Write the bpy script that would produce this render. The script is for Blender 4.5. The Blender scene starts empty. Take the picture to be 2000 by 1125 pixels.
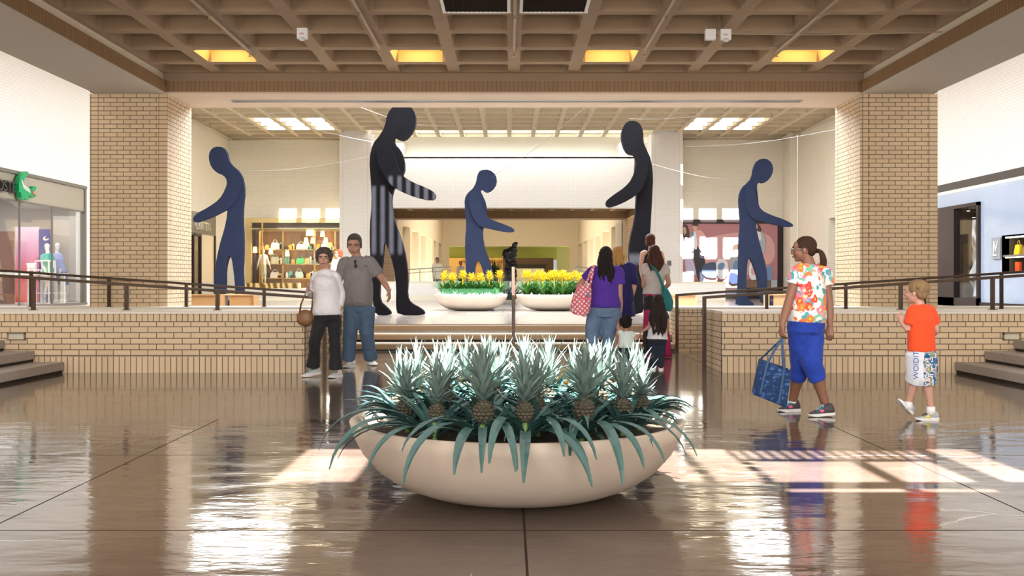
import bpy, math, random
from mathutils import Vector, Matrix, Euler, noise
random.seed(7)
SC = bpy.context.scene
COL = SC.collection
F = 1940.0; CX = 995.0; CY = 549.0; CH = 1.15
def at(px, py, D):
    return Vector(((px-CX)*D/F, D, CH-(py-CY)*D/F))
def mpp(D): return D/F
R = math.radians

# ---------------------------------------------------------------- materials
MATS = {}
def nmat(name):
    m = bpy.data.materials.new(name); m.use_nodes = True
    nt = m.node_tree
    b = nt.nodes['Principled BSDF']
    MATS[name] = m
    return m, nt, b
def mat(name, col, rough=.6, metal=0, var=0, vscale=6, bump=0, bscale=40, emit=None, estr=0, coat=0, alpha=None, sheen=0, stretch=None, spec=None):
    if name in MATS: return MATS[name]
    m, nt, b = nmat(name)
    b.inputs['Base Color'].default_value = (*col, 1)
    b.inputs['Roughness'].default_value = rough
    b.inputs['Metallic'].default_value = metal
    if coat: b.inputs['Coat Weight'].default_value = coat
    if sheen: b.inputs['Sheen Weight'].default_value = sheen
    if spec is not None: b.inputs['Specular IOR Level'].default_value = spec
    if emit:
        b.inputs['Emission Color'].default_value = (*emit, 1); b.inputs['Emission Strength'].default_value = estr
    if var or bump:
        tc = nt.nodes.new('ShaderNodeTexCoord')
        mp = nt.nodes.new('ShaderNodeMapping'); nt.links.new(tc.outputs['Object'], mp.inputs[0])
        if stretch: mp.inputs['Scale'].default_value = stretch
    if var:
        n = nt.nodes.new('ShaderNodeTexNoise'); n.inputs['Scale'].default_value = vscale; n.inputs['Detail'].default_value = 5
        nt.links.new(mp.outputs[0], n.inputs['Vector'])
        r = nt.nodes.new('ShaderNodeMixRGB')
        r.inputs[1].default_value = tuple(max(0, c*(1-var)) for c in col)+(1,)
        r.inputs[2].default_value = tuple(min(1, c*(1+var)) for c in col)+(1,)
        nt.links.new(n.outputs['Fac'], r.inputs[0]); nt.links.new(r.outputs[0], b.inputs['Base Color'])
    if bump:
        n2 = nt.nodes.new('ShaderNodeTexNoise'); n2.inputs['Scale'].default_value = bscale; n2.inputs['Detail'].default_value = 4
        nt.links.new(mp.outputs[0], n2.inputs['Vector'])
        bp = nt.nodes.new('ShaderNodeBump'); bp.inputs['Strength'].default_value = bump; bp.inputs['Distance'].default_value = .02
        nt.links.new(n2.outputs['Fac'], bp.inputs['Height']); nt.links.new(bp.outputs[0], b.inputs['Normal'])
    return m
def brick(name, c1, c2, mortar, w=.216, h=.072, ms=.0058, off=.5, vertical=False, rough=.55, shift=(0, 0)):
    m, nt, b = nmat(name)
    uv = nt.nodes.new('ShaderNodeUVMap'); uv.uv_map = 'UVMap'
    mp = nt.nodes.new('ShaderNodeMapping'); nt.links.new(uv.outputs[0], mp.inputs[0])
    mp.inputs['Location'].default_value = (shift[0], shift[1], 0)
    t = nt.nodes.new('ShaderNodeTexBrick'); nt.links.new(mp.outputs[0], t.inputs['Vector'])
    t.offset = off; t.inputs['Scale'].default_value = 1
    t.inputs['Brick Width'].default_value = w; t.inputs['Row Height'].default_value = h
    t.inputs['Mortar Size'].default_value = ms; t.inputs['Mortar Smooth'].default_value = .2
    t.inputs['Color1'].default_value = (*c1, 1); t.inputs['Color2'].default_value = (*c2, 1); t.inputs['Mortar'].default_value = (*mortar, 1)
    nt.links.new(t.outputs['Color'], b.inputs['Base Color'])
    b.inputs['Roughness'].default_value = rough
    bp = nt.nodes.new('ShaderNodeBump'); bp.inputs['Strength'].default_value = .5; bp.inputs['Distance'].default_value = .006; bp.invert = True
    nt.links.new(t.outputs['Fac'], bp.inputs['Height']); nt.links.new(bp.outputs[0], b.inputs['Normal'])
    return m
def glow(name, col, s):
    m, nt, b = nmat(name)
    b.inputs['Base Color'].default_value = (*[min(1, c) for c in col], 1)
    b.inputs['Emission Color'].default_value = (*col, 1); b.inputs['Emission Strength'].default_value = s
    return m
def glass(name, tint=(1, 1, 1), refl=.06):
    m, nt, b = nmat(name)
    nt.nodes.remove(b)
    out = nt.nodes['Material Output']
    tr = nt.nodes.new('ShaderNodeBsdfTransparent'); tr.inputs[0].default_value = (*tint, 1)
    gl = nt.nodes.new('ShaderNodeBsdfGlossy'); gl.inputs['Roughness'].default_value = .02
    mx = nt.nodes.new('ShaderNodeMixShader'); mx.inputs[0].default_value = refl
    nt.links.new(tr.outputs[0], mx.inputs[1]); nt.links.new(gl.outputs[0], mx.inputs[2]); nt.links.new(mx.outputs[0], out.inputs[0])
    return m
def ramp(nt, fac, stops, interp='LINEAR'):
    r = nt.nodes.new('ShaderNodeValToRGB'); r.color_ramp.interpolation = interp
    els = r.color_ramp.elements
    while len(els) < len(stops): els.new(.5)
    for e, (p, c) in zip(els, stops): e.position = p; e.color = (*c, 1)
    nt.links.new(fac, r.inputs[0]); return r

# ---------------------------------------------------------------- mesh builder
class MB:
    def __init__(s): s.v = []; s.f = []; s.m = []
    def face(s, pts, mi=0):
        n = len(s.v); s.v += [Vector(p) for p in pts]; s.f.append(tuple(range(n, n+len(pts)))); s.m.append(mi); return s
    def add(s, vs, fs, mi=0):
        n = len(s.v); s.v += [Vector(p) for p in vs]
        for f in fs: s.f.append(tuple(i+n for i in f)); s.m.append(mi)
        return s
    def box(s, a, b, mi=0, mtx=None):
        x0, y0, z0 = a; x1, y1, z1 = b
        vs = [Vector(p) for p in ((x0,y0,z0),(x1,y0,z0),(x1,y1,z0),(x0,y1,z0),(x0,y0,z1),(x1,y0,z1),(x1,y1,z1),(x0,y1,z1))]
        if mtx: vs = [mtx @ p for p in vs]
        return s.add(vs, [(0,3,2,1),(4,5,6,7),(0,1,5,4),(1,2,6,5),(2,3,7,6),(3,0,4,7)], mi)
    def cbox(s, c, d, mi=0, mtx=None):
        return s.box((c[0]-d[0]/2, c[1]-d[1]/2, c[2]-d[2]/2), (c[0]+d[0]/2, c[1]+d[1]/2, c[2]+d[2]/2), mi, mtx)
    def loft(s, rings, mi=0, closed=True, cap=(True, True)):
        n = len(rings[0]); base = len(s.v)
        for r in rings: s.v += [Vector(p) for p in r]
        k = n if closed else n-1
        for i in range(len(rings)-1):
            for j in range(k):
                a = base+i*n+j; b = base+i*n+(j+1) % n
                s.f.append((a, b, b+n, a+n)); s.m.append(mi)
        if closed and cap[0]: s.f.append(tuple(base+j for j in reversed(range(n)))); s.m.append(mi)
        if closed and cap[1]: s.f.append(tuple(base+(len(rings)-1)*n+j for j in range(n))); s.m.append(mi)
        return s
    def tube(s, pts, rad, n=10, side=None, mi=0, rnd=False, flat=1.0):
        """tapered tube; rad = number, list of numbers or of (r_side, r_other)"""
        pts = [Vector(p) for p in pts]; m = len(pts)
        if not isinstance(rad, (list, tuple)): rad = [rad]*m
        rad = [(r, r*flat) if not isinstance(r, (list, tuple)) else r for r in rad]
        if rnd:
            d0 = (pts[0]-pts[1]).normalized(); d1 = (pts[-1]-pts[-2]).normalized()
            a = rad[0]; b = rad[-1]; ma = min(a); mb_ = min(b)
            P = [pts[0]+d0*ma*.98, pts[0]+d0*ma*.7]+pts+[pts[-1]+d1*mb_*.7, pts[-1]+d1*mb_*.98]
            rad = [(a[0]*.15, a[1]*.15), (a[0]*.7, a[1]*.7)]+list(rad)+[(b[0]*.7, b[1]*.7), (b[0]*.15, b[1]*.15)]
            pts = P; m = len(pts)
        rings = []; prev = None
        for i in range(m):
            t = (pts[min(i+1, m-1)]-pts[max(i-1, 0)])
            if t.length < 1e-9: t = Vector((0, 0, 1))
            t.normalize()
            if prev is None:
                u = Vector(side) if side is not None else (Vector((1, 0, 0)) if abs(t.x) < .9 else Vector((0, 1, 0)))
            else: u = prev
            u = u-t*u.dot(t)
            if u.length < 1e-6: u = t.orthogonal()
            u.normalize(); w = t.cross(u); prev = u
            rings.append([pts[i]+u*rad[i][0]*math.cos(2*math.pi*k/n)+w*rad[i][1]*math.sin(2*math.pi*k/n) for k in range(n)])
        return s.loft(rings, mi)
    def ell(s, c, r, n=14, m=9, mtx=None, mi=0):
        rings = []
        c = Vector(c)
        for i in range(1, m):
            th = math.pi*i/m
            ring = [Vector((r[0]*math.sin(th)*math.cos(2*math.pi*k/n), r[1]*math.sin(th)*math.sin(2*math.pi*k/n), -r[2]*math.cos(th))) for k in range(n)]
            if mtx: ring = [mtx @ p for p in ring]
            rings.append([c+p for p in ring])
        return s.loft(rings, mi)
    def lathe(s, prof, c=(0, 0, 0), n=32, mi=0, cap=(True, True)):
        c = Vector(c)
        return s.loft([[c+Vector((r*math.cos(2*math.pi*k/n), r*math.sin(2*math.pi*k/n), z)) for k in range(n)] for r, z in prof], mi, True, cap)
    def prism(s, poly, off, mi=0):
        """poly: list of 3D points (planar), off: extrusion vector"""
        off = Vector(off); n = len(poly); b = len(s.v)
        s.v += [Vector(p) for p in poly]+[Vector(p)+off for p in poly]
        s.f.append(tuple(b+i for i in range(n))); s.m.append(mi)
        s.f.append(tuple(b+n+i for i in reversed(range(n)))); s.m.append(mi)
        for i in range(n):
            j = (i+1) % n; s.f.append((b+i, b+n+i, b+n+j, b+j)); s.m.append(mi)
        return s
    def xf(s, mtx, start=0):
        for i in range(start, len(s.v)): s.v[i] = mtx @ s.v[i]
        return s
    def build(s, name, mats, parent=None, smooth=False, uv=True, fixn=True, origin=None, loc=None):
        """vertices are in world space; they are stored relative to the parent's (or own) origin"""
        if not isinstance(mats, (list, tuple)): mats = [mats]
        o0 = Vector(origin) if origin is not None else Vector((0, 0, 0))
        if parent is not None and parent.get('_org') is not None: o0 = Vector(parent['_org'])
        me = bpy.data.meshes.new(name)
        me.from_pydata([tuple(v-o0) for v in s.v], [], s.f)
        for m in mats: me.materials.append(m)
        me.polygons.foreach_set('material_index', s.m)
        if smooth: me.polygons.foreach_set('use_smooth', [True]*len(s.f))
        if uv:
            l = me.uv_layers.new(name='UVMap'); buf = [0.0]*(2*len(me.loops)); me.calc_loop_triangles() if False else None
            for p in me.polygons:
                nn = p.normal; ax, ay, az = abs(nn.x), abs(nn.y), abs(nn.z)
                for li in p.loop_indices:
                    v = s.v[me.loops[li].vertex_index]
                    if az >= ax and az >= ay: a, b = v.x, v.y
                    elif ay >= ax: a, b = v.x, v.z
                    else: a, b = v.y, v.z
                    buf[2*li] = a; buf[2*li+1] = b
            l.data.foreach_set('uv', buf)
        if fixn:
            import bmesh
            bm = bmesh.new(); bm.from_mesh(me); bmesh.ops.recalc_face_normals(bm, faces=bm.faces); bm.to_mesh(me); bm.free()
        me.update()
        ob = bpy.data.objects.new(name, me); COL.objects.link(ob)
        if parent is not None: ob.parent = parent
        else: ob.location = o0
        ob['_org'] = tuple(o0)
        return ob
def thing(name, label, cat, loc=(0, 0, 0), group=None, rot=0):
    o = bpy.data.objects.new(name, None); COL.objects.link(o); o.empty_display_size = .1
    o.location = loc; o.rotation_euler = (0, 0, rot)
    o['_org'] = tuple(loc)
    o['label'] = label; o['category'] = cat
    if group: o['group'] = group
    return o
def tag(o, label, cat, group=None, kind=None):
    o['label'] = label; o['category'] = cat
    if group: o['group'] = group
    if kind: o['kind'] = kind
    return o
def struct(o):
    o['kind'] = 'structure'; return o
def dup(root, loc, rotz=0, label=None, group=None, scale=None):
    r = root.copy(); COL.objects.link(r); r.location = loc; r.rotation_euler = (0, 0, rotz)
    if scale: r.scale = (scale,)*3
    if label: r['label'] = label
    if group: r['group'] = group
    def rec(src, dst):
        for ch in list(src.children):
            c = ch.copy(); COL.objects.link(c); c.parent = dst; rec(ch, c)
    rec(root, r)
    return r
def remesh(o, vox, smooth=4, disp=None):
    m = o.modifiers.new('Remesh', 'REMESH'); m.mode = 'VOXEL'; m.voxel_size = vox; m.use_smooth_shade = True
    if smooth:
        s = o.modifiers.new('Smooth', 'SMOOTH'); s.factor = .5; s.iterations = smooth
    if disp:
        st, size = disp
        t = bpy.data.textures.new('folds', 'CLOUDS'); t.noise_scale = size; t.noise_depth = 2
        d = o.modifiers.new('Displace', 'DISPLACE'); d.texture = t; d.strength = st; d.mid_level = .5; d.texture_coords = 'GLOBAL'
    return o
def text_mesh(name, s, size, mtx, m, parent=None, extrude=.01, align='LEFT', bold=0, spacing=1.0):
    c = bpy.data.curves.new(name, 'FONT'); c.body = s; c.size = size; c.extrude = extrude; c.align_x = align; c.offset = bold; c.space_character = spacing
    o = bpy.data.objects.new(name+'_tmp', c); COL.objects.link(o)
    dg = bpy.context.evaluated_depsgraph_get(); dg.update()
    me = bpy.data.meshes.new_from_object(o.evaluated_get(dg)); me.name = name
    bpy.data.objects.remove(o); bpy.data.curves.remove(c)
    org = Vector(parent['_org']) if parent is not None and parent.get('_org') is not None else Vector((0, 0, 0))
    me.transform(Matrix.Translation(-org) @ mtx)
    me.materials.clear(); me.materials.append(m)
    o = bpy.data.objects.new(name, me); COL.objects.link(o)
    if parent is not None: o.parent = parent
    o['_org'] = tuple(org)
    return o
def area(name, loc, size, power, col=(1, 1, 1), rot=(0, 0, 0), vis=True, spread=None):
    l = bpy.data.lights.new(name, 'AREA'); l.shape = 'RECTANGLE'; l.size, l.size_y = size; l.energy = power; l.color = col
    if spread: l.spread = R(spread)
    o = bpy.data.objects.new(name, l); COL.objects.link(o); o.location = loc; o.rotation_euler = rot
    return o
# ================================================================ materials of the building
CB1 = (.65, .495, .315); CB2 = (.585, .44, .275); CM = (.12, .085, .055)
brick_run = brick('brick_running', CB1, CB2, CM)
brick_stack = brick('brick_stack', CB1, CB2, CM, off=0)
brick_soldier = brick('brick_soldier', CB1, CB2, CM, w=.072, h=.216, off=0, shift=(0, .008))
PB1 = (.84, .80, .68); PB2 = (.82, .775, .65); PM = (.57, .52, .43)
brick_lit = brick('brick_lit', PB1, PB2, PM, ms=.004)  # cream brick whitened in colour to imitate its overexposure by daylight
brick_lit_pure = brick('brick_lit_white', (.84, .82, .79), (.82, .80, .765), (.62, .58, .53), ms=.004)  # same brick, whiter still, overexposure put into the colour
brick_lit_soldier = brick('brick_lit_soldier', PB1, PB2, PM, w=.072, h=.216, off=0, ms=.004)
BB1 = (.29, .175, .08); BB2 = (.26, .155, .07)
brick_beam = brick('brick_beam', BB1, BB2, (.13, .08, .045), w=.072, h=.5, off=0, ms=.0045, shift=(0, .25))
plaster = mat('plaster_soffit', (.62, .50, .37), .8, var=.05, vscale=3)
plaster_l = mat('plaster_light', (.72, .65, .52), .8, var=.03)
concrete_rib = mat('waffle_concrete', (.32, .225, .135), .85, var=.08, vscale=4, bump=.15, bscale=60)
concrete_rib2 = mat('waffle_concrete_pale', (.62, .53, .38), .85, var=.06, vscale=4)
stone = mat('cap_stone', (.74, .68, .58), .5, var=.08, vscale=20)
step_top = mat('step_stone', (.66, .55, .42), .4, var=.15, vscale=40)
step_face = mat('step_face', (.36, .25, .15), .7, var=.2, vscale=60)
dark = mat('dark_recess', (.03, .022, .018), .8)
black_metal = mat('black_metal', (.02, .014, .012), .4, .3)
bronze = mat('bronze_rail', (.05, .03, .018), .35, .6, var=.3, vscale=10)
steel = mat('brushed_steel', (.45, .45, .45), .3, .9)
white_paint = mat('white_paint', (.82, .81, .78), .5)

def mk_floor_mat():
    m, nt, b = nmat('polished_floor')
    tc = nt.nodes.new('ShaderNodeTexCoord')
    def noise_(scale, det, stretch=(1, 1, 1)):
        mp = nt.nodes.new('ShaderNodeMapping'); mp.inputs['Scale'].default_value = stretch
        nt.links.new(tc.outputs['Object'], mp.inputs[0])
        n = nt.nodes.new('ShaderNodeTexNoise'); n.inputs['Scale'].default_value = scale; n.inputs['Detail'].default_value = det
        nt.links.new(mp.outputs[0], n.inputs['Vector']); return n
    n1 = noise_(1.3, 8); n2 = noise_(30, 5)
    r = ramp(nt, n1.outputs['Fac'], [(.3, (.068, .046, .036)), (.55, (.102, .072, .056)), (.75, (.155, .116, .092))])
    mx = nt.nodes.new('ShaderNodeMixRGB'); mx.blend_type = 'MULTIPLY'; mx.inputs[0].default_value = .5
    r2 = ramp(nt, n2.outputs['Fac'], [(.3, (.7, .7, .7)), (.7, (1, 1, 1))])
    nt.links.new(r.outputs[0], mx.inputs[1]); nt.links.new(r2.outputs[0], mx.inputs[2])
    bt = nt.nodes.new('ShaderNodeTexBrick'); bt.offset = 0
    mp = nt.nodes.new('ShaderNodeMapping'); mp.inputs['Location'].default_value = (-.07, -.62, 0)
    nt.links.new(tc.outputs['Object'], mp.inputs[0]); nt.links.new(mp.outputs[0], bt.inputs['Vector'])
    bt.inputs['Scale'].default_value = 1; bt.inputs['Brick Width'].default_value = 2.49; bt.inputs['Row Height'].default_value = 1.98
    bt.inputs['Mortar Size'].default_value = .0055; bt.inputs['Mortar Smooth'].default_value = 0
    bt.inputs['Color1'].default_value = bt.inputs['Color2'].default_value = (1, 1, 1, 1); bt.inputs['Mortar'].default_value = (.42, .38, .36, 1)
    m2 = nt.nodes.new('ShaderNodeMixRGB'); m2.blend_type = 'MULTIPLY'; m2.inputs[0].default_value = 1
    nt.links.new(mx.outputs[0], m2.inputs[1]); nt.links.new(bt.outputs['Color'], m2.inputs[2])
    # hairline cracks with a shape of their own
    vo = nt.nodes.new('ShaderNodeTexVoronoi'); vo.feature = 'DISTANCE_TO_EDGE'; vo.inputs['Scale'].default_value = .55
    mp3 = nt.nodes.new('ShaderNodeMapping'); nt.links.new(tc.outputs['Object'], mp3.inputs[0])
    nn = noise_(3, 6); ad = nt.nodes.new('ShaderNodeMixRGB'); ad.inputs[0].default_value = .25; ad.blend_type = 'ADD'
    nt.links.new(mp3.outputs[0], ad.inputs[1]); nt.links.new(nn.outputs['Color'], ad.inputs[2]); nt.links.new(ad.outputs[0], vo.inputs['Vector'])
    cr = ramp(nt, vo.outputs['Distance'], [(0, (1.0, 1.0, 1.0)), (.0025, (0, 0, 0))])
    msk = noise_(.5, 1); mr = ramp(nt, msk.outputs['Fac'], [(.54, (0, 0, 0)), (.58, (1, 1, 1))])
    mm = nt.nodes.new('ShaderNodeMixRGB'); mm.blend_type = 'MULTIPLY'; mm.inputs[0].default_value = 1
    nt.links.new(cr.outputs[0], mm.inputs[1]); nt.links.new(mr.outputs[0], mm.inputs[2])
    m3 = nt.nodes.new('ShaderNodeMixRGB'); m3.inputs[2].default_value = (.5, .47, .43, 1)
    nt.links.new(mm.outputs[0], m3.inputs[0]); nt.links.new(m2.outputs[0], m3.inputs[1])
    nt.links.new(m3.outputs[0], b.inputs['Base Color'])
    n4 = noise_(2.2, 4, (1, 2.5, 1)); rr = ramp(nt, n4.outputs['Fac'], [(.35, (.05,)*3), (.7, (.16,)*3)])
    rm = nt.nodes.new('ShaderNodeMixRGB'); rm.inputs[2].default_value = (.8, .8, .8, 1); nt.links.new(bt.outputs['Fac'], rm.inputs[0]); nt.links.new(rr.outputs[0], rm.inputs[1]); nt.links.new(rm.outputs[0], b.inputs['Roughness'])
    cw = nt.nodes.new('ShaderNodeMixRGB'); cw.inputs[1].default_value = (.3, .3, .3, 1); cw.inputs[2].default_value = (0, 0, 0, 1); nt.links.new(bt.outputs['Fac'], cw.inputs[0])
    sw = nt.nodes.new('ShaderNodeMixRGB'); sw.inputs[1].default_value = (.5, .5, .5, 1); sw.inputs[2].default_value = (.05, .05, .05, 1); nt.links.new(bt.outputs['Fac'], sw.inputs[0]); nt.links.new(sw.outputs[0], b.inputs['Specular IOR Level'])
    b.inputs['IOR'].default_value = 1.6
    nt.links.new(cw.outputs[0], b.inputs['Coat Weight']); b.inputs['Coat Roughness'].default_value = .05
    n5 = noise_(3.2, 4, (.8, 1.8, 1)); bp = nt.nodes.new('ShaderNodeBump'); bp.inputs['Strength'].default_value = .42; bp.inputs['Distance'].default_value = .01
    nt.links.new(n5.outputs['Fac'], bp.inputs['Height'])
    bp2 = nt.nodes.new('ShaderNodeBump'); bp2.inputs['Strength'].default_value = .6; bp2.inputs['Distance'].default_value = .003; bp2.invert = True
    nt.links.new(bt.outputs['Fac'], bp2.inputs['Height']); nt.links.new(bp.outputs[0], bp2.inputs['Normal'])
    nt.links.new(bp2.outputs[0], b.inputs['Normal']); nt.links.new(bp.outputs[0], b.inputs['Coat Normal'])
    return m
floor_m = mk_floor_mat()
def paver(name, c1, c2, mo, rough):
    m = brick(name, c1, c2, mo, w=.30, h=.15, ms=.004, rough=rough)
    nt = m.node_tree; b = nt.nodes['Principled BSDF']; b.inputs['Coat Weight'].default_value = .4; b.inputs['Coat Roughness'].default_value = .06
    tc = nt.nodes.new('ShaderNodeTexCoord'); n = nt.nodes.new('ShaderNodeTexNoise'); n.inputs['Scale'].default_value = 3; nt.links.new(tc.outputs['Object'], n.inputs['Vector'])
    bp = nt.nodes.new('ShaderNodeBump'); bp.inputs['Strength'].default_value = .18; bp.inputs['Distance'].default_value = .01
    nt.links.new(n.outputs['Fac'], bp.inputs['Height']); nt.links.new(bp.outputs[0], b.inputs['Coat Normal'])
    old = [x for x in nt.nodes if x.type == 'BUMP' and x != bp][0]
    old.inputs['Strength'].default_value = .3; old.inputs['Distance'].default_value = .002
    nt.links.new(bp.outputs[0], old.inputs['Normal'])
    return m
paver_m = paver('paver_brown', (.105, .074, .053), (.125, .088, .064), (.06, .045, .034), .13)
paver_pale = paver('paver_pale', (.42, .36, .32), (.46, .40, .35), (.28, .24, .21), .15)

# ================================================================ constants
ZP = .41            # upper level
XW = 11.75          # aisle walls
PR0, PR1 = 5.79, 7.07
PX0, PX1 = 5.65, 6.93   # pier inner / outer
DP0, DP1 = 16.4, 17.65  # front piers
ZB = 4.24; ZC = 4.58; ZR = 7.19

# ---------------------------------------------------------------- floors
b = MB(); b.face([(-6.4,-14,0),(6.4,-14,0),(6.4,8.25,0),(-6.4,8.25,0)], 0)
b.face([(-6.4,8.25,0),(6.4,8.25,0),(6.4,16.17,0),(-6.4,16.17,0)], 1)
struct(b.build('floor', [floor_m, paver_m], fixn=False))
b = MB()
b.box((-16.5, 16.9, -.3), (16.5, 41.7, ZP), 0)
struct(b.build('floor_upper', [paver_pale]))
b = MB(); b.box((-17, -14, -.3), (-6.42, 12.4, ZP)); b.box((6.42, -14, -.3), (17, 12.4, ZP)); struct(b.build('floor_aisle', [paver_pale]))
b = MB(); b.box((-16.5, 41.7, -.3), (16.5, 104, ZP)); struct(b.build('floor_gallery', [mat('gallery_floor', (.5,.44,.36), .2)]))
b = MB()
for s in (-1, 1):
    xs = [s*2.7, s*7.6, s*16.5]; zs = [0.002, ZP, ZP]
    for i in range(2):
        b.face([(xs[i],13.5,zs[i]),(xs[i+1],13.5,zs[i+1]),(xs[i+1],16.05,zs[i+1]),(xs[i],16.05,zs[i])])
struct(b.build('floor_ramp', [paver_m]))
b = MB(); b.box((-17,12.4,-.3),(-9.6,13.6,ZP)); b.box((9.6,12.4,-.3),(17,13.6,ZP)); struct(b.build('floor_landing', [paver_pale]))

# ---------------------------------------------------------------- low brick walls
def coursed(b, x0, x1, y, z0, z1, face=-1):
    """front face cut in soldier base, running courses and rowlock cap"""
    def q(a, c, mi): b.face([(x0,y,a),(x1,y,a),(x1,y,c),(x0,y,c)], mi)
    q(z0, z0+.208, 2); q(z0+.208, z1-.13, 0); q(z1-.13, z1-.025, 2)
def low_wall(x0, x1, inner):
    b = MB(); z1 = .765
    b.box((x0+(.01 if inner > 0 else 0), 12.5, 0), (x1-(.01 if inner < 0 else 0), 13.49, z1-.025), 0)
    coursed(b, x0-.0, x1+.0, 12.46, 0, z1)
    e = inner; s = 1 if e > 0 else -1
    b.face([(e-.04*s*0, 12.46, 0), (e, 13.5, 0), (e, 13.5, z1-.13), (e, 12.46, z1-.13)], 0)
    xe = e-.003*s
    b.face([(xe, 12.46, z1-.13), (xe, 13.5, z1-.13), (xe, 13.5, z1-.025), (xe, 12.46, z1-.025)], 2)
    b.face([(e, 12.46, 0), (e, 12.5, 0), (e, 12.5, z1), (e, 12.46, z1)], 0)
    b.box((min(x0,x1), 12.44, z1-.025), (max(x0,x1)+0, 13.52, z1+.004), 3)
    return b
b = low_wall(-9.6, -2.57, -2.57); struct(b.build('wall_left_low', [brick_run, brick_stack, brick_soldier, stone], fixn=False))
b = low_wall(2.665, 9.6, 2.665); struct(b.build('wall_right_low', [brick_run, brick_stack, brick_soldier, stone], fixn=False))
# retaining walls behind the ramps
b = MB(); zt = .73
for x0, x1 in ((-16.5, -2.55), (2.7, 16.5)):
    b.box((x0, 16.02, 0), (x1, 16.9, zt-.03), 0)
    b.face([(x0,16.0,0),(x1,16.0,0),(x1,16.0,zt-.13),(x0,16.0,zt-.13)], 0)
    b.face([(x0,16.0,zt-.13),(x1,16.0,zt-.13),(x1,16.0,zt-.03),(x0,16.0,zt-.03)], 2)
    b.box((x0-.01, 15.98, zt-.03), (x1+.01, 16.92, zt), 3)
struct(b.build('wall_retaining', [brick_run, brick_stack, brick_soldier, stone], fixn=False))

# ---------------------------------------------------------------- steps
b = MB(); r = ZP/3
for i in range(3):
    y = 16.17+.36*i; z = r*(i+1)
    b.box((-2.55, y+.05, z-r), (2.7, 17.1, z-.095), 2)  # recess under each slab coloured near-black as its shadow line
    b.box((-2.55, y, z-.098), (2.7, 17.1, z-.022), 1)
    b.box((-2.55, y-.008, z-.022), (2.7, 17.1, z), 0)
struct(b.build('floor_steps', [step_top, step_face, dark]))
def side_stairs(s):
    b = MB()
    for i in range(3):
        x = 5.60+.37*i; z = .137*(i+1)
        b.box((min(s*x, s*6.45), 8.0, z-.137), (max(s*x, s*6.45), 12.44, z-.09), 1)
        b.box((min(s*(x-.02), s*6.45), 7.98, z-.10), (max(s*(x-.02), s*6.45), 12.44, z), 0)
    return b
tread = mat('tread_stone', (.38, .33, .29), .55, var=.2, vscale=30)
struct(side_stairs(-1).build('floor_steps_left', [tread, dark]))
struct(side_stairs(1).build('floor_steps_right', [tread, dark]))

# ---------------------------------------------------------------- piers
def pier(x0, x1, y0, y1, z0, z1, mats, e=.14):
    b = MB()
    def strip(pts):  # pts: corner a, corner b
        (ax, ay), (bx, by) = pts
        L = math.hypot(bx-ax, by-ay); ux, uy = (bx-ax)/L, (by-ay)/L
        for a, c, mi in ((0, e, 1), (e, L-e, 0), (L-e, L, 1)):
            b.face([(ax+ux*a, ay+uy*a, z0), (ax+ux*c, ay+uy*c, z0), (ax+ux*c, ay+uy*c, z1), (ax+ux*a, ay+uy*a, z1)], mi)
        for a in (e, L-e):
            nx, ny = uy*.0015, -ux*.0015
            b.face([(ax+ux*(a-.004)+nx, ay+uy*(a-.004)+ny, z0), (ax+ux*(a+.004)+nx, ay+uy*(a+.004)+ny, z0), (ax+ux*(a+.004)+nx, ay+uy*(a+.004)+ny, z1), (ax+ux*(a-.004)+nx, ay+uy*(a-.004)+ny, z1)], 2)
    strip(((x0, y0), (x1, y0))); strip(((x1, y0), (x1, y1))); strip(((x1, y1), (x0, y1))); strip(((x0, y1), (x0, y0)))
    return b
mortar = mat('mortar', CM, .9); mortar_w = mat('mortar_lit', PM, .9)
struct(pier(-PX1, -PX0, DP0, DP1, 0, ZB, None).build('wall_pier_left', [brick_run, brick_stack, mortar], fixn=False))
struct(pier(PR0, PR1, DP0, DP1, 0, ZB, None).build('wall_pier_right', [brick_run, brick_stack, mortar], fixn=False))
struct(pier(-PX1, -PX0, 40.5, 41.9, ZP, 7.6, None).build('wall_pillar_back_left', [brick_lit_pure, brick_lit_pure, mortar_w], fixn=False))
struct(pier(PR0, PR1, 40.5, 41.9, ZP, 7.6, None).build('wall_pillar_back_right', [brick_lit_pure, brick_lit_pure, mortar_w], fixn=False))

# ---------------------------------------------------------------- beams of the court
b = MB()
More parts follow.
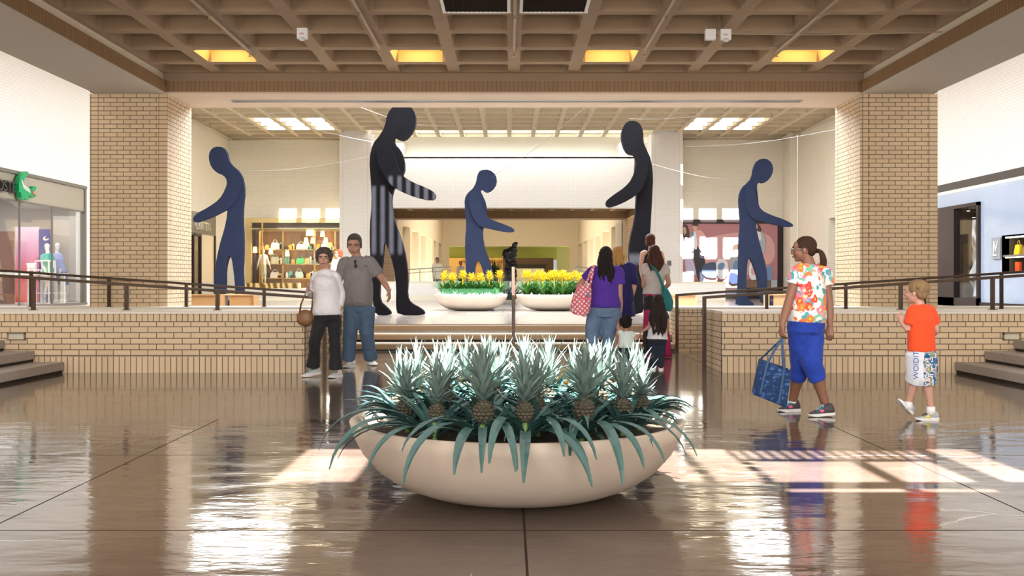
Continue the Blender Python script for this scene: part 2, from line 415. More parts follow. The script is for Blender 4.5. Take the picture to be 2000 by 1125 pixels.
# far cross beam: brick band, recess above, soffit plate with dark slot
b.box((-PX1, DP0, ZB+.03), (PR1, DP1, ZR+.03), 0)
b.face([(-PX0, DP0-.01, ZB+.03), (PR0, DP0-.01, ZB+.03), (PR0, DP0-.01, ZB+.21), (-PX0, DP0-.01, ZB+.21)], 0)
b.box((-PX0, DP0-.02, ZB), (PR0, DP1+.02, ZB+.03), 1)
b.box((-4.75, 16.95, ZB-.012), (5.0, 17.10, ZB+.001), 2)
b.box((-4.75, 16.93, ZB-.014), (5.0, 16.95, ZB+.001), 3); b.box((-4.75, 17.10, ZB-.014), (5.0, 17.12, ZB+.001), 3)
for k in range(4): b.box((-4.75, 16.97+.03*k, ZB-.016), (5.0, 16.98+.03*k, ZB-.01), 3)
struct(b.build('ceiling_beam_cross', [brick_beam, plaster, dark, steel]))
for s, nm in ((-1, 'left'), (1, 'right')):
    b = MB(); xa, xb = sorted((s*(PX0 if s < 0 else PR0), s*((PX1 if s < 0 else PR1)-.1)))
    b.box((xa, -5, ZB+.01), (xb, DP0, ZB+.21), 0)
    b.box((xa, -5, ZB), (xb, DP0, ZB+.012), 1)
    xa2, xb2 = sorted((s*((PX0 if s < 0 else PR0)+.06), s*((PX1 if s < 0 else PR1)-.1)))
    b.box((xa2, -5, ZB+.21), (xb2, DP0, 8.6), 2)
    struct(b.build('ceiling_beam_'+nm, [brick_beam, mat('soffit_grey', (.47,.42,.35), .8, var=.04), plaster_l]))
b = MB(); b.box((-PX0-.06, DP0-.06+.05, ZB+.21), (PR0+.06, DP0+.02, ZC+.4), 0); struct(b.build('ceiling_recess', [mat('recess_plaster', (.30,.215,.14), .85)]))

# ---------------------------------------------------------------- waffle ceilings
def waffle(xs, ys, z, ribx, riby, depth, open_=(), taper=.05, glowcells=(), skip=()):
    b = MB()
    for i in range(len(xs)-1):
        for j in range(len(ys)-1):
            if (i, j) in skip: continue
            x0, x1, y0, y1 = xs[i], xs[i+1], ys[j], ys[j+1]
            cx, cy = (x0+x1)/2, (y0+y1)/2
            def octo(hx, hy, zz, c):
                return [Vector(p) for p in ((cx-hx+c,cy-hy,zz),(cx+hx-c,cy-hy,zz),(cx+hx,cy-hy+c,zz),(cx+hx,cy+hy-c,zz),(cx+hx-c,cy+hy,zz),(cx-hx+c,cy+hy,zz),(cx-hx,cy+hy-c,zz),(cx-hx,cy-hy+c,zz))]
            hx, hy = (x1-x0)/2, (y1-y0)/2
            O = octo(hx-ribx/2, hy-riby/2, z, .05); T = octo(hx-ribx/2-taper, hy-riby/2-taper, z+depth, .05)
            S = [Vector((x0,y0,z)), Vector((x1,y0,z)), Vector((x1,y1,z)), Vector((x0,y1,z))]
            n = len(b.v); b.v += S+O+T
            o = n+4; t = n+12
            fs = [(n, n+1, o+1, o), (n+1, n+2, o+3, o+2), (n+2, n+3, o+5, o+4), (n+3, n, o+7, o+6), (n+1, o+2, o+1), (n+2, o+4, o+3), (n+3, o+6, o+5), (n, o, o+7)]
            for f in fs: b.f.append(f); b.m.append(0)
            for k in range(8): b.f.append((o+k, o+(k+1) % 8, t+(k+1) % 8, t+k)); b.m.append(0)
            if (i, j) not in open_: b.f.append(tuple(t+k for k in range(8))); b.m.append(1)
    return b
P = .975
XR = [.07+P*k for k in range(-6, 7)]
XR[0] = -5.72; XR[-1] = 5.90
YR = [12.71+P*k for k in range(-8, 5)]; YR[-1] = DP0
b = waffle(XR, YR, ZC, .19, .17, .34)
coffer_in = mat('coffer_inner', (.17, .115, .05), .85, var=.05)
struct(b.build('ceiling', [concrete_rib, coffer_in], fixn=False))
# near part of the ceiling with the roof light openings
xc = sorted(set([-5.74, -1.37, -.9, -.8, 1.12, 1.2, 1.46, 1.53, 2.17, 2.27, 2.67, 2.85, 3.1, 5.90]+[round(1.5+.085*k, 3) for k in range(20)]+[round(1.5+.085*k+.04, 3) for k in range(20)]))
off = ZC/1.45
yc = sorted(set([-5+off, 5.42, 5.49, 5.69, 6.32, 6.42, 6.73, 6.79, YR[0]+off]))
b = MB()
for i in range(len(xc)-1):
    for j in range(len(yc)-1):
        mx_, my_ = (xc[i]+xc[i+1])/2, (yc[j]+yc[j+1])/2
        hole = False
        def inr(a, c, d, e): return a < mx_ < c and d < my_ < e
        if inr(1.53,2.17,5.69,6.32) or inr(2.27,2.67,5.69,6.32) or inr(2.85,3.1,5.69,6.79) or inr(1.53,2.17,5.42,5.49) or inr(2.27,2.67,5.42,5.49): hole = True
        if inr(1.2,1.46,5.69,6.79) or inr(-1.37,-.9,5.69,6.79) or inr(-.8,1.12,5.69,6.73): hole = True
        if inr(1.5,2.75,6.42,6.73) and (((mx_-1.5) % .085) < .04): hole = True
        if not hole:
            b.face([(xc[i], yc[j]-off, ZC), (xc[i+1], yc[j]-off, ZC), (xc[i+1], yc[j+1]-off, ZC), (xc[i], yc[j+1]-off, ZC)])
struct(b.build('ceiling_skylight', [concrete_rib], fixn=False))

# back court ceiling
sk = set(); XB = [-XW+.979*k for k in range(25)]; YB = [31.7+1.0*k for k in range(11)]
for j in range(len(YB)-1):
    for i in range(len(XB)-1):
        cx, cy = (XB[i]+XB[i+1])/2, (YB[j]+YB[j+1])/2
        if 36.5 < cy < 39.5 and (-10.1 < cx < -6.95 or 6.95 < cx < 10.1): sk.add((i, j))
cen = {(i, j) for i in range(24) for j in range(10) if abs((XB[i]+XB[i+1])/2) < 5.8 and YB[j] > 39.5}
b = waffle(XB, YB, ZR, .17, .16, .3, open_=sk)
struct(b.build('ceiling_back_court', [concrete_rib2, concrete_rib2], fixn=False))
# roof over the rest of the back court, with long roof lights
def holed(x0, x1, y0, y1, z, holes, m, name, th=.0):
    xs = sorted(set([x0, x1]+[h[0] for h in holes]+[h[1] for h in holes])); ys = sorted(set([y0, y1]+[h[2] for h in holes]+[h[3] for h in holes]))
    b = MB()
    for i in range(len(xs)-1):
        for j in range(len(ys)-1):
            mx_, my_ = (xs[i]+xs[i+1])/2, (ys[j]+ys[j+1])/2
            if any(h[0] < mx_ < h[1] and h[2] < my_ < h[3] for h in holes): continue
            b.face([(xs[i], ys[j], z), (xs[i+1], ys[j], z), (xs[i+1], ys[j+1], z), (xs[i], ys[j+1], z)])
    return struct(b.build(name, [m], fixn=False))
holes = [(-2.98+.19*k, -2.89+.19*k, 17.74, 18.75) for k in range(8)]+[(-1, 3, 18.3, 18.45)]
holed(-17, 17, DP1-.5, 31.7, ZR, holes, concrete_rib2, 'ceiling_back_roof')
b = MB(); b.box((-PX1, 41.7, 7.76), (PR1, 50, 7.8)); b.box((-PX1, 41.65, 7.45), (PR1, 41.7, 7.8)); struct(b.build('ceiling_clerestory', [plaster_l]))
b = MB()
for i in range(24):
    if abs((XB[i]+XB[i+1])/2) < 5.7:
        for j in (8, 9): b.box((XB[i]+.12, YB[j]+.12, ZR+.25), (XB[i+1]-.12, YB[j+1]-.12, ZR+.27))
struct(b.build('ceiling_skylight_strip', [glow('skylight_diffuser', (1, 1, .96), 2.5)]))
# conduits under the ceilings
b = MB()
for z, yy in ((ZR-.12, 41.55),): b.tube([(-XW, yy, z), (-PX1, yy, z)], .045, 8)
b.tube([(-XW+.15, 30, ZR-.12), (-XW+.15, 41.5, ZR-.12)], .045, 8)
b.tube([(PR1, 41.55, ZR-.12), (XW, 41.55, ZR-.12)], .045, 8); b.tube([(XW-.15, 30, ZR-.12), (XW-.15, 41.5, ZR-.12)], .045, 8)
struct(b.build('ceiling_pipe_run', [mat('pipe_cream', (.6,.52,.38), .5)], smooth=True))

# ---------------------------------------------------------------- side walls of the aisles / back court
def vwall(x, y0, y1, z0, z1, openings, mats, name, thick=.3, inward=1):
    """wall in a plane x = const, openings (ya, yb, za, zb)"""
    ys = sorted(set([y0, y1]+[o[0] for o in openings]+[o[1] for o in openings])); zs = sorted(set([z0, z1]+[o[2] for o in openings]+[o[3] for o in openings]))
    b = MB(); xo = x+thick*(1 if x > 0 else -1)
    for i in range(len(ys)-1):
        for j in range(len(zs)-1):
            my_, mz = (ys[i]+ys[i+1])/2, (zs[j]+zs[j+1])/2
            if any(o[0] < my_ < o[1] and o[2] < mz < o[3] for o in openings): continue
            b.box((min(x, xo), ys[i], zs[j]), (max(x, xo), ys[i+1], zs[j+1]))
    return struct(b.build(name, mats, fixn=False))
ZT = 8.6
vwall(-XW, -14, 29.2, ZP, ZT, [(18.5, 27.6, .53, 3.74)], [brick_lit_pure], 'wall_left')
vwall(-XW, 29.2, 41.9, ZP, ZT, [(35.2, 39.7, ZP, 3.75)], [brick_lit], 'wall_left_back')
vwall(XW, -14, 29.2, ZP, ZT, [(18.5, 27.4, .50, 3.74)], [brick_lit_pure], 'wall_right')
vwall(XW, 29.2, 41.9, ZP, ZT, [(31, 36.6, ZP, 3.45)], [brick_lit], 'wall_right_back')
# back wall (plane y = 41.6) left and right bays and the centre
def hwall(y, x0, x1, z0, z1, openings, mats, name, thick=.3):
    xs = sorted(set([x0, x1]+[o[0] for o in openings]+[o[1] for o in openings])); zs = sorted(set([z0, z1]+[o[2] for o in openings]+[o[3] for o in openings]))
    b = MB()
    for i in range(len(xs)-1):
        for j in range(len(zs)-1):
            mx_, mz = (xs[i]+xs[i+1])/2, (zs[j]+zs[j+1])/2
            if any(o[0] < mx_ < o[1] and o[2] < mz < o[3] for o in openings): continue
            b.box((xs[i], y, zs[j]), (xs[i+1], y+thick, zs[j+1]))
    return struct(b.build(name, mats, fixn=False))
hwall(41.7, -XW, -PX1, ZP, ZR+.3, [(-11.05, -PX1-.001, .85, 3.77)], [brick_lit], 'wall_back_left')
hwall(41.7, PR1, XW, ZP, ZR+.3, [(PR1+.001, 11.35, .45, 3.6)], [brick_lit], 'wall_back_right')
b = MB()
b.box((-PX0, 41.7, 4.23), (PR0, 42.3, 6.36), 0)
b.box((-PX0, 42.6, 6.30), (PR0, 42.9, 7.75), 1)
b.box((-PX0, 41.7, 6.30), (-4.45, 42.6, 6.95), 0); b.box((4.6, 41.7, 6.30), (PR0, 42.6, 6.95), 0)
b.box((-PX0, 41.7, 6.30), (PR0, 42.7, 6.36), 0)
struct(b.build('wall_back_center', [brick_lit_pure, mat('clerestory_shade_grey', (.60,.60,.54), .7)], fixn=False))  # upper band greyed in colour because it is lit differently
# higher coffer strip + roof light above the centre
# parapet walls in front of the gallery
b = MB()
def parapet(x0, x1, y, z1=1.14):
    b.box((x0, y, ZP), (x1, y+.5, ZP+.21), 1); b.box((x0, y, ZP+.21), (x1, y+.5, z1-.09), 0); b.box((x0, y, z1-.09), (x1, y+.5, z1-.02), 1); b.box((x0-.01, y-.01, z1-.02), (x1+.01, y+.51, z1), 2)
parapet(-5.9, 6.0, 37.4)
parapet(5.3, 8.05, 37.0, 1.12)
b.box((-9.9, 37.4, ZP), (-5.9, 41.6, .46), 2)
struct(b.build('wall_parapet', [brick_lit_pure, brick_lit_soldier, stone], fixn=False))

# ---------------------------------------------------------------- second court and hall beyond
b = MB()
b.box((-PX1, 49.0, ZB), (PR1, 49.9, 7.5), 0); b.box((-PX0, 49.0, ZB-.01), (PR0, 50.2, ZB), 1)
b.box((-PX1, 41.95, ZB), (-PX0, 49.0, ZB+.5), 0); b.box((PR0, 41.95, ZB), (PR1, 49.0, ZB+.5), 0)
struct(b.build('ceiling_beam_far', [brick_beam, plaster]))
XF = [.07+P*k for k in range(-6, 7)]; YF = [42.35+1.05*k for k in range(7)]
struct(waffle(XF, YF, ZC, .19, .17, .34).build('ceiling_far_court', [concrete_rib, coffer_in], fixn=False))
b = MB(); b.box((-PX0-.9, 48.7, ZP), (-PX0, 50.2, ZB)); b.box((PR0, 48.7, ZP), (PR0+.9, 50.2, ZB)); struct(b.build('wall_far_pillar', [brick_run]))
cream = mat('cream_plaster', (.80, .70, .52), .7); tan = mat('tan_plaster', (.62, .47, .30), .7)
for s, nm in ((-1, 'left'), (1, 'right')):
    ops = [(52.5+5.4*k, 56.4+5.4*k, ZP, 4.2) for k in range(6)]
    vwall(s*(PX0 if s < 0 else PR0), 50.2, 84, ZP, 7.4, ops, [cream], 'wall_hall_'+nm, thick=.7)
    b = MB(); b.box((min(s*6.4, s*9.5), 42.2, 0), (max(s*6.4, s*9.5), 42.3, 5)) ;
    b = MB(); x0, x1 = sorted((s*9.3, s*9.4)); b.box((x0, 50.2, ZP), (x1, 84, 5.0)); b.box((min(s*6.3, s*9.4), 50.2, 4.25), (max(s*6.3, s*9.4), 84, 4.35))
    struct(b.build('wall_shop_'+nm, [tan]))
hwall(84, -PX0, PR0, ZP, 7.4, [(-5.1, 5.1, ZP, 4.1)], [cream], 'wall_hall_end')
olive = mat('olive_paint', (.30, .32, .06), .7); orange_w = mat('amber_wall', (.75, .42, .12), .6); brown_w = mat('brown_panel', (.085, .04, .022), .5)
b = MB(); b.box((-9, 84.3, 4.4), (9, 97, 4.5), 0); b.box((-9, 96, 3.2), (9, 96.2, 4.5), 0); struct(b.build('ceiling_store_far', [olive]))
b = MB(); b.box((-9, 95, ZP), (-.6, 95.2, 3.35), 0); b.box((-.6, 94.8, ZP), (4.2, 95.2, 3.35), 1); b.box((4.2, 88, ZP), (9, 88.2, 4.1), 2)
b.box((.4, 94.7, .6), (3.3, 94.79, 2.35), 3); b.box((.2, 94.72, 2.35), (3.5, 94.79, 2.75), 4)
struct(b.build('wall_store_far', [orange_w, brown_w, mat('olive_pale', (.55,.56,.26), .6), mat('pale_mural', (.75,.68,.58), .5), dark]))
# skylight strip above hall
b = MB()
holed(-PX1, PR1, 49.9, 84.3, 7.4, [(-5.5, -4.3, 52, 68), (4.3, 5.5, 52, 68)], concrete_rib2, 'ceiling_hall')
# store rooms behind the aisle walls
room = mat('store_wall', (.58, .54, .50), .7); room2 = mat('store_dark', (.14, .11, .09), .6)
b = MB()
b.box((-17.2, 18, .40), (-XW-.3, 31, .53)); b.box((-17.2, 18, 3.74), (-XW-.3, 31, 3.85)); b.box((-17.3, 18, .4), (-17.2, 31, 3.8)); b.box((-17.2, 30.6, .4), (-XW-.3, 30.8, 3.8)); b.box((-17.2, 18, .4), (-XW-.3, 18.1, 3.8))
struct(b.build('wall_store_left', [room]))
b = MB()
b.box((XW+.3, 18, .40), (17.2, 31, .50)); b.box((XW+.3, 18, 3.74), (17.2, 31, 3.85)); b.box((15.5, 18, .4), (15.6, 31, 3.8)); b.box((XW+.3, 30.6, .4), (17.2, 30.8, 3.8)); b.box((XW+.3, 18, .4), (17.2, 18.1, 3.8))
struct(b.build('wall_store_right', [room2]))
b = MB()
b.box((-XW, 46, .4), (-PX1+1.0, 46.1, 3.9)); b.box((-XW, 42, 3.85), (-PX1+1.0, 46.1, 3.95)); b.box((-XW-.1, 42, .4), (-XW, 46.1, 3.9)); b.box((-PX1+.9, 42, .4), (-PX1+1.0, 46.1, 3.9)); b.box((-XW, 42, .75), (-PX1+1, 46, .85))
struct(b.build('wall_boutique', [mat('boutique_wall', (.16,.09,.045), .15, coat=.5)]))
b = MB()
b.box((-16, 34.8, ZP), (-15.9, 41, 3.8)); b.box((-16, 34.7, 3.75), (-XW-.3, 41, 3.85)); b.box((-16, 40.6, ZP), (-XW-.3, 40.7, 3.8)); b.box((-16, 34.7, ZP), (-XW-.3, 34.8, 3.8))
b.box((XW+.3, 30.9, 3.4), (16, 37, 3.5)); b.box((15.9, 30.9, ZP), (16, 37, 3.5)); b.box((XW+.3, 36.9, ZP), (16, 37, 3.5))
struct(b.build('wall_shop_back', [mat('shop_cream', (.72,.60,.42), .6)]))
# aisle roofs
for s, nm in ((-1, 'left'), (1, 'right')):
    x0, x1 = sorted((s*(PX1 if s < 0 else PR1), s*(XW+.3)))
    holed(x0-.25, x1+.25, -5, 17.6, 8.3, [], concrete_rib2, 'ceiling_aisle_'+nm)
b = MB(); b.box((-XW, DP1-.1, ZR), (-PX1, DP1, 8.6)); b.box((PR1, DP1-.1, ZR), (XW, DP1, 8.6)); struct(b.build('wall_roof_step', [plaster_l]))
# ceiling lamps, vents, pipes
lampg = glow('lamp_glow', (1.0, .62, .20), 1.6)
lampside = mat('lamp_coffer', (.85, .60, .25), .6)
def coffer_lamp(x, y, z, lab, w=.78, h=.80, st=20):
    t = thing('ceiling_light', lab, 'ceiling light', (x, y, z), 'warm coffer lights')
    c = MB(); d = .20
    def ring(a, bb, zz): return [Vector((x+sx*a, y+sy*bb, zz)) for sx, sy in ((-1,-1),(1,-1),(1,1),(-1,1))]
    c.loft([ring(w/2, h/2, z+.002), ring(w/2-.06, h/2-.06, z+d)], 0, True, (False, False)); c.build('reflector', [lampside], t, fixn=False)
    c = MB(); c.box((x-w/2+.06, y-h/2+.06, z+d), (x+w/2-.06, y+h/2-.06, z+d+.02)); c.build('diffuser', [lampg], t)
    l = bpy.data.lights.new('lamp', 'AREA'); l.size = .5; l.energy = st; l.color = (1, .66, .3)
    o = bpy.data.objects.new('lamp', l); COL.objects.link(o); o.parent = t; o.location = (0, 0, d-.01)
labs = ['warm glowing square coffer light, leftmost of the four', 'warm glowing square coffer light above the tallest dark figure', 'warm glowing square coffer light, third from the left', 'warm glowing square coffer light, rightmost of the four']
for k in range(4): coffer_lamp(.07-4.5*P+3*P*k, (YR[10]+YR[11])/2, ZC, labs[k], st=6)
for x, lab in ((815, 'small warm light in the low ceiling beyond the white wall, left one'), (1058, 'small warm light in the low ceiling beyond the white wall, centre one'), (1190, 'small warm light in the low ceiling beyond the white wall, right one'), (937, 'small warm light in the far low ceiling beside the distant dark figure')):
    coffer_lamp(round(((x-CX)*46/F-.07)/P-.5)*P+.07+P/2, 45.5+.52, ZC, lab, st=4)
vent_m = mat('vent_grille', (.022, .014, .008), .9, 0, spec=.05)
for x, lab in ((.07-.5*P, 'dark square air grille in a ceiling coffer, left one'), (.07+.5*P, 'dark square air grille in a ceiling coffer, right one')):
    t = thing('ceiling_vent', lab, 'air vent', (x, YR[7]+P/2, ZC))
    c = MB(); y = YR[7]+P/2; w = .41
    for a in (-1, 1):
        c.box((x-w-.02, y+a*w-.012, ZC-.02), (x+w+.03, y+a*w+.02, ZC)); c.box((x+a*w-.02, y-w, ZC-.02), (x+a*w+.02, y+w, ZC))
    c.build('frame', [white_paint], t)
    c = MB(); c.box((x-w, y-w, ZC-.006), (x+w, y+w, ZC))
    for k in range(14): c.box((x-w+.03+.058*k, y-w, ZC-.014), (x-w+.04+.058*k, y+w, ZC-.006))
    c.build('grille', [vent_m], t)
pipe_m = mat('pipe_paint', (.40, .30, .20), .5); brass = mat('brass', (.35, .2, .08), .35, .8)
plabs = ['thin ceiling sprinkler pipe ending beside the leftmost coffer light', 'thin ceiling sprinkler pipe ending left of the second coffer light', 'thin sprinkler pipe near the middle of the waffle ceiling', 'thin ceiling sprinkler pipe ending right of the third coffer light', 'thin ceiling sprinkler pipe ending at the rightmost coffer light']
for (x, y), lab in zip(((488, 105), (742, 100), (1004, 105), (1258, 105), (1517, 105)), plabs):
    D = (ZC-.09-CH)*F/(CY-y); X = (x-CX)*D/F
    t = thing('sprinkler_pipe', lab, 'sprinkler pipe', (X, D, ZC-.09), 'ceiling sprinkler pipes')
    c = MB(); c.tube([(X, 6, ZC-.05), (X, D, ZC-.05)], .022, 8); c.tube([(X, D, ZC-.05), (X, D, ZC-.09)], .018, 8); c.build('pipe', [pipe_m], t, smooth=True)
    c = MB(); c.tube([(X, D, ZC-.09), (X, D, ZC-.125)], [.014, .008], 8); c.lathe([(.03, -.001), (.03, .001)], (X, D, ZC-.13), 10)
    c.build('sprinkler_head', [brass], t)
    c = MB(); c.box((X-.035, D-.03, ZC-.075), (X+.035, D, ZC-.0)); c.build('bracket', [pipe_m], t)
    for dd in (2.0,):
        c = MB(); c.tube([(X, D-dd, ZC-.05), (X, D-dd, ZC-.11)], [.016, .008], 8); c.build('sprinkler_head', [brass], t)
red = mat('alarm_red', (.5, .03, .02), .5)
for x, y, lab, n in ((591, 73, 'white ceiling fire alarm strobe in the left half', 1), (1387, 75, 'white ceiling speaker box beside the right fire alarm', 0), (1417, 75, 'white ceiling fire alarm strobe in the right half', 1)):
    D = (ZC-.12-CH)*F/(CY-y); X = (x-CX)*D/F
    t = thing('fire_alarm', lab, 'fire alarm', (X, D, ZC-.17))
    c = MB(); c.box((X-.07, D-.04, ZC-.14), (X+.07, D+.04, ZC)); c.build('housing', [white_paint], t)
    if n:
        c = MB(); c.ell((X, D-.03, ZC-.15), (.045, .03, .03)); c.build('strobe_lens', [mat('strobe', (.7,.7,.72), .1)], t, smooth=True)
        text_mesh('lettering', 'FIRE', .034, Matrix.Translation((X-.038, D-.042, ZC-.09)) @ Matrix.Rotation(R(90), 4, 'X'), red, t, .001)
# long cable on the right
t = tag(MB().tube([at(1417, 66, 13.65), at(1600, 68, 13.6), at(1850, 62, 13.4)], .008, 6).build('cable', [pipe_m]), 'thin cable run across the ceiling from the right fire alarm', 'cable')
# ================================================================ railings
def bar(b, p, q, w=.042, h=.03):
    p = Vector(p); q = Vector(q); d = (q-p).normalized(); s = d.cross(Vector((0, 0, 1)))
    if s.length < .1: s = Vector((1, 0, 0))
    s.normalize(); u = s.cross(d)
    b.loft([[c+s*a*w/2+u*e*h/2 for a, e in ((-1,-1),(1,-1),(1,1),(-1,1))] for c in (p, q)])
def railing(lab, D, x0, z0, x1, z1, posts, zbase, endpost=None):
    t = thing('handrail', lab, 'handrail', (x0, D, zbase))
    b = MB(); bar(b, (x0, D, z0), (x1, D, z1), .05, .038); b.build('rail', [bronze], t)
    for x in posts:
        z = z0+(z1-z0)*(x-x0)/(x1-x0)
        b = MB(); b.box((x-.024, D-.02, zbase), (x+.024, D+.02, z-.015)); b.box((x-.05, D-.035, zbase), (x+.05, D+.035, zbase+.008)); b.build('post', [bronze], t)
    if endpost is not None:
        x, zb = endpost; z = z0+(z1-z0)*(x-x0)/(x1-x0)
        b = MB(); b.box((x-.024, D-.02, zb), (x+.024, D+.02, z+.015)); b.build('post', [bronze], t)
zr = .769
railing('dark bronze handrail on the near low brick wall, left side', 13.0, -2.42, .925, -9.5, 1.42, [-3.82, -5.01, -6.23, -7.5, -8.7], zr, (-2.42, 0))
railing('dark bronze handrail on the far retaining wall, left side', 16.2, -2.62, .92, -11.5, 1.55, [-2.75, -4.0, -5.27, -6.53, -7.8, -9.1, -10.4], .73)
railing('dark bronze handrail on the near low brick wall, right side', 13.2, 2.59, .932, 9.5, 1.41, [3.77, 5.2, 6.42, 7.7, 8.9], zr, (2.59, 0))
railing('dark bronze handrail on the far retaining wall, right side', 15.9, 2.66, .925, 11.5, 1.52, [], .73, (2.68, 0))
for x in (4.13, 5.4, 6.66, 7.9, 9.2, 10.5):
    pass
t = [o for o in COL.objects if o.name.startswith('handrail') and 'right side' in o['label'] and 'far' in o['label']][0]
for x in (4.13, 5.4, 6.66, 7.9, 9.2, 10.5):
    z = .925+(1.52-.925)*(x-2.66)/(11.5-2.66)
    b = MB(); b.box((x-.024, 15.93, .5), (x+.024, 15.97, z-.01)); b.box((x-.024, 15.9, .66), (x+.024, 16.0, .7)); b.build('post', [bronze], t)
# stair handrail in the middle
t = thing('handrail', 'centre stair handrail rising up the wide steps, wooden top', 'handrail', (.066, 16.05, 0))
wood_rail = mat('rail_wood', (.36, .18, .09), .7, spec=.15)
b = MB(); bar(b, (.066, 16.0, .90), (.066, 17.6, 1.38), .05, .045); b.build('rail', [wood_rail], t)
b = MB(); b.box((.04, 16.02, 0), (.092, 16.07, .89)); b.build('post', [bronze], t)
b = MB(); b.box((.04, 17.5, ZP), (.092, 17.55, 1.35)); b.build('post', [bronze], t)
# gallery railings, thin grey
grey_rail = mat('grey_rail', (.33, .32, .30), .4, .7)
def thin_rail(lab, D, x0, z0, x1, z1, n, zb):
    t = thing('gallery_railing', lab, 'railing', (x0, D, zb))
    b = MB(); b.tube([(x0, D, z0), (x1, D, z1)], .022, 6); b.build('rail', [grey_rail], t)
    b = MB(); b.tube([(x0, D, z0-.14), (x1, D, z1-.14)], .015, 6); b.build('lower_rail', [grey_rail], t)
    for i in range(n+1):
        f = i/n; x = x0+(x1-x0)*f; z = z0+(z1-z0)*f
        b = MB(); b.tube([(x, D, zb), (x, D, z)], .02, 6); b.build('post', [grey_rail], t)
thin_rail('thin grey railing on the white parapet, left of the far walking man', 38.0, at(790,527,38).x, at(0,527,38).z, at(880,521,38).x, at(0,521,38).z, 3, 1.14)
thin_rail('thin grey railing on the white parapet, right end near the shop windows', 38.0, at(1125,523,38).x, at(0,521,38).z, at(1180,524,38).x, at(0,527,38).z, 2, 1.14)

# ================================================================ benches
oak = mat('bench_oak', (.50, .27, .10), .45, var=.18, vscale=5, stretch=(1, 1, 8), coat=.2)
oak_l = mat('bench_oak_light', (.72, .47, .24), .45, var=.1, vscale=5, coat=.2)
def bench(x0, x1, lab, m1, m2, D=28.0, deep=.5):
    a = at(x0, 0, D).x; c = at(x1, 0, D).x
    t = thing('wooden_bench', lab, 'bench', ((a+c)/2, D, ZP))
    z = ZP+.37
    b = MB(); b.box((a, D, z-.035), (c, D+deep, z)); b.build('seat', [m2], t)
    n = 0
    for xa in (a, (a+c)/2-.2, c-.04):
        if n == 1:
            b = MB(); b.box((xa-.06, D+.06, ZP), (c-.04, D+.10, z-.035)); b.build('back_panel', [m1], t)
        else:
            b = MB(); b.box((xa, D, ZP), (xa+.04, D+deep, z-.035)); b.build('side_panel', [m1], t)
        n += 1
bench(340, 432, 'oak box bench standing against the left pier edge', oak, oak)
bench(433, 497, 'open fronted oak bench right of the box bench, by the left handrail', oak, oak_l, 28.3)
bench(1300, 1361, 'pale oak bench behind the post of the right handrail', oak_l, oak_l)
bench(1500, 1560, 'open oak bench behind the woman in the floral shirt', oak_l, oak_l, 28.2)

# ================================================================ wall lights
for x, y, lab in ((33, 657, 'small recessed step light in the left brick wall'), (1975, 657, 'small recessed step light in the right brick wall')):
    p = at(x, y, 12.46)
    t = thing('recessed_wall_light', lab, 'wall light', (p.x, 12.46, p.z))
    b = MB(); w, h = .112, .045
    b.box((p.x-w, 12.43, p.z+h-.015), (p.x+w, 12.46, p.z+h)); b.box((p.x-w, 12.43, p.z-h), (p.x+w, 12.46, p.z-h+.012))
    b.box((p.x-w, 12.43, p.z-h), (p.x-w+.015, 12.46, p.z+h)); b.box((p.x+w-.015, 12.43, p.z-h), (p.x+w, 12.46, p.z+h))
    b.build('frame', [mat('light_frame', (.22,.19,.14), .4, .6)], t)
    b = MB(); b.box((p.x-w+.012, 12.445, p.z-h+.01), (p.x+w-.012, 12.459, p.z+h-.012)); b.build('lens', [mat('lens_glass', (.55,.50,.38), .2)], t)
p = at(1322-15, 514, 40.5)
b = MB(); b.box((at(1303,0,40.5).x, 40.46, at(0,519,40.5).z), (at(1311,0,40.5).x, 40.5, at(0,509,40.5).z))
tag(b.build('wall_plaque', [mat('plaque', (.12,.12,.12), .4)]), 'small dark plaque on the right white pillar', 'plaque')

# ================================================================ dark figure sculptures (plain stand-ins)
stat_dark = mat('sculpture_black', (.009, .009, .012), .75, spec=.08, var=.3, vscale=4, bump=.2, bscale=8)
stat_blue = mat('sculpture_blue', (.024, .033, .068), .8, spec=.08, var=.2, vscale=3, bump=.2, bscale=8)
def smoothpoly(pts, it=1):
    for _ in range(it):
        q = []
        for i in range(len(pts)):
            a = pts[i]; c = pts[(i+1) % len(pts)]
            q += [(a[0]*.75+c[0]*.25, a[1]*.75+c[1]*.25), (a[0]*.25+c[0]*.75, a[1]*.25+c[1]*.75)]
        pts = q
    return pts
def plate(b, pts, D, th):
    b.prism([at(x, y, D) for x, y in smoothpoly(pts)], (0, th, 0))
def figure(lab, D, body, arm, m, th=.16, zfoot=None, grp='dark flat metal figure sculptures'):
    c = at(sum(p[0] for p in body)/len(body), 0, D)
    t = thing('figure_sculpture', lab, 'sculpture', (c.x, D, ZP), grp)
    b = MB(); plate(b, body, D, th)
    b.build('body_plate', [m], t)
    b = MB(); plate(b, arm, D-.14, .13); b.build('arm_plate', [m], t)
    # bolts around the shoulder
    b = MB(); s = at(arm[0][0], arm[0][1], D-.14)
    return t
ZF = lambda D: 549+(CH-ZP)*F/D
fy = ZF(21.5)
body = [(770,205),(800,205),(812,222),(812,244),(803,262),(790,274),(777,272),(770,266),(770,280),(782,292),(790,312),(790,338),(776,356),(766,376),(764,398),(770,432),(784,468),(793,505),(797,545),(795,578),(802,592),(822,602),(830,610),(828,fy),(777,fy),(773,600),(774,560),(769,520),(757,482),(750,470),(748,506),(742,552),(741,588),(755,600),(764,610),(762,fy),(732,fy),(728,592),(727,540),(722,490),(722,440),(726,398),(724,350),(721,312),(727,282),(742,264),(752,246),(756,222)]
arm = [(733,288),(748,280),(764,288),(773,312),(784,342),(806,356),(836,368),(852,378),(850,391),(828,390),(796,380),(768,366),(750,344),(737,318)]
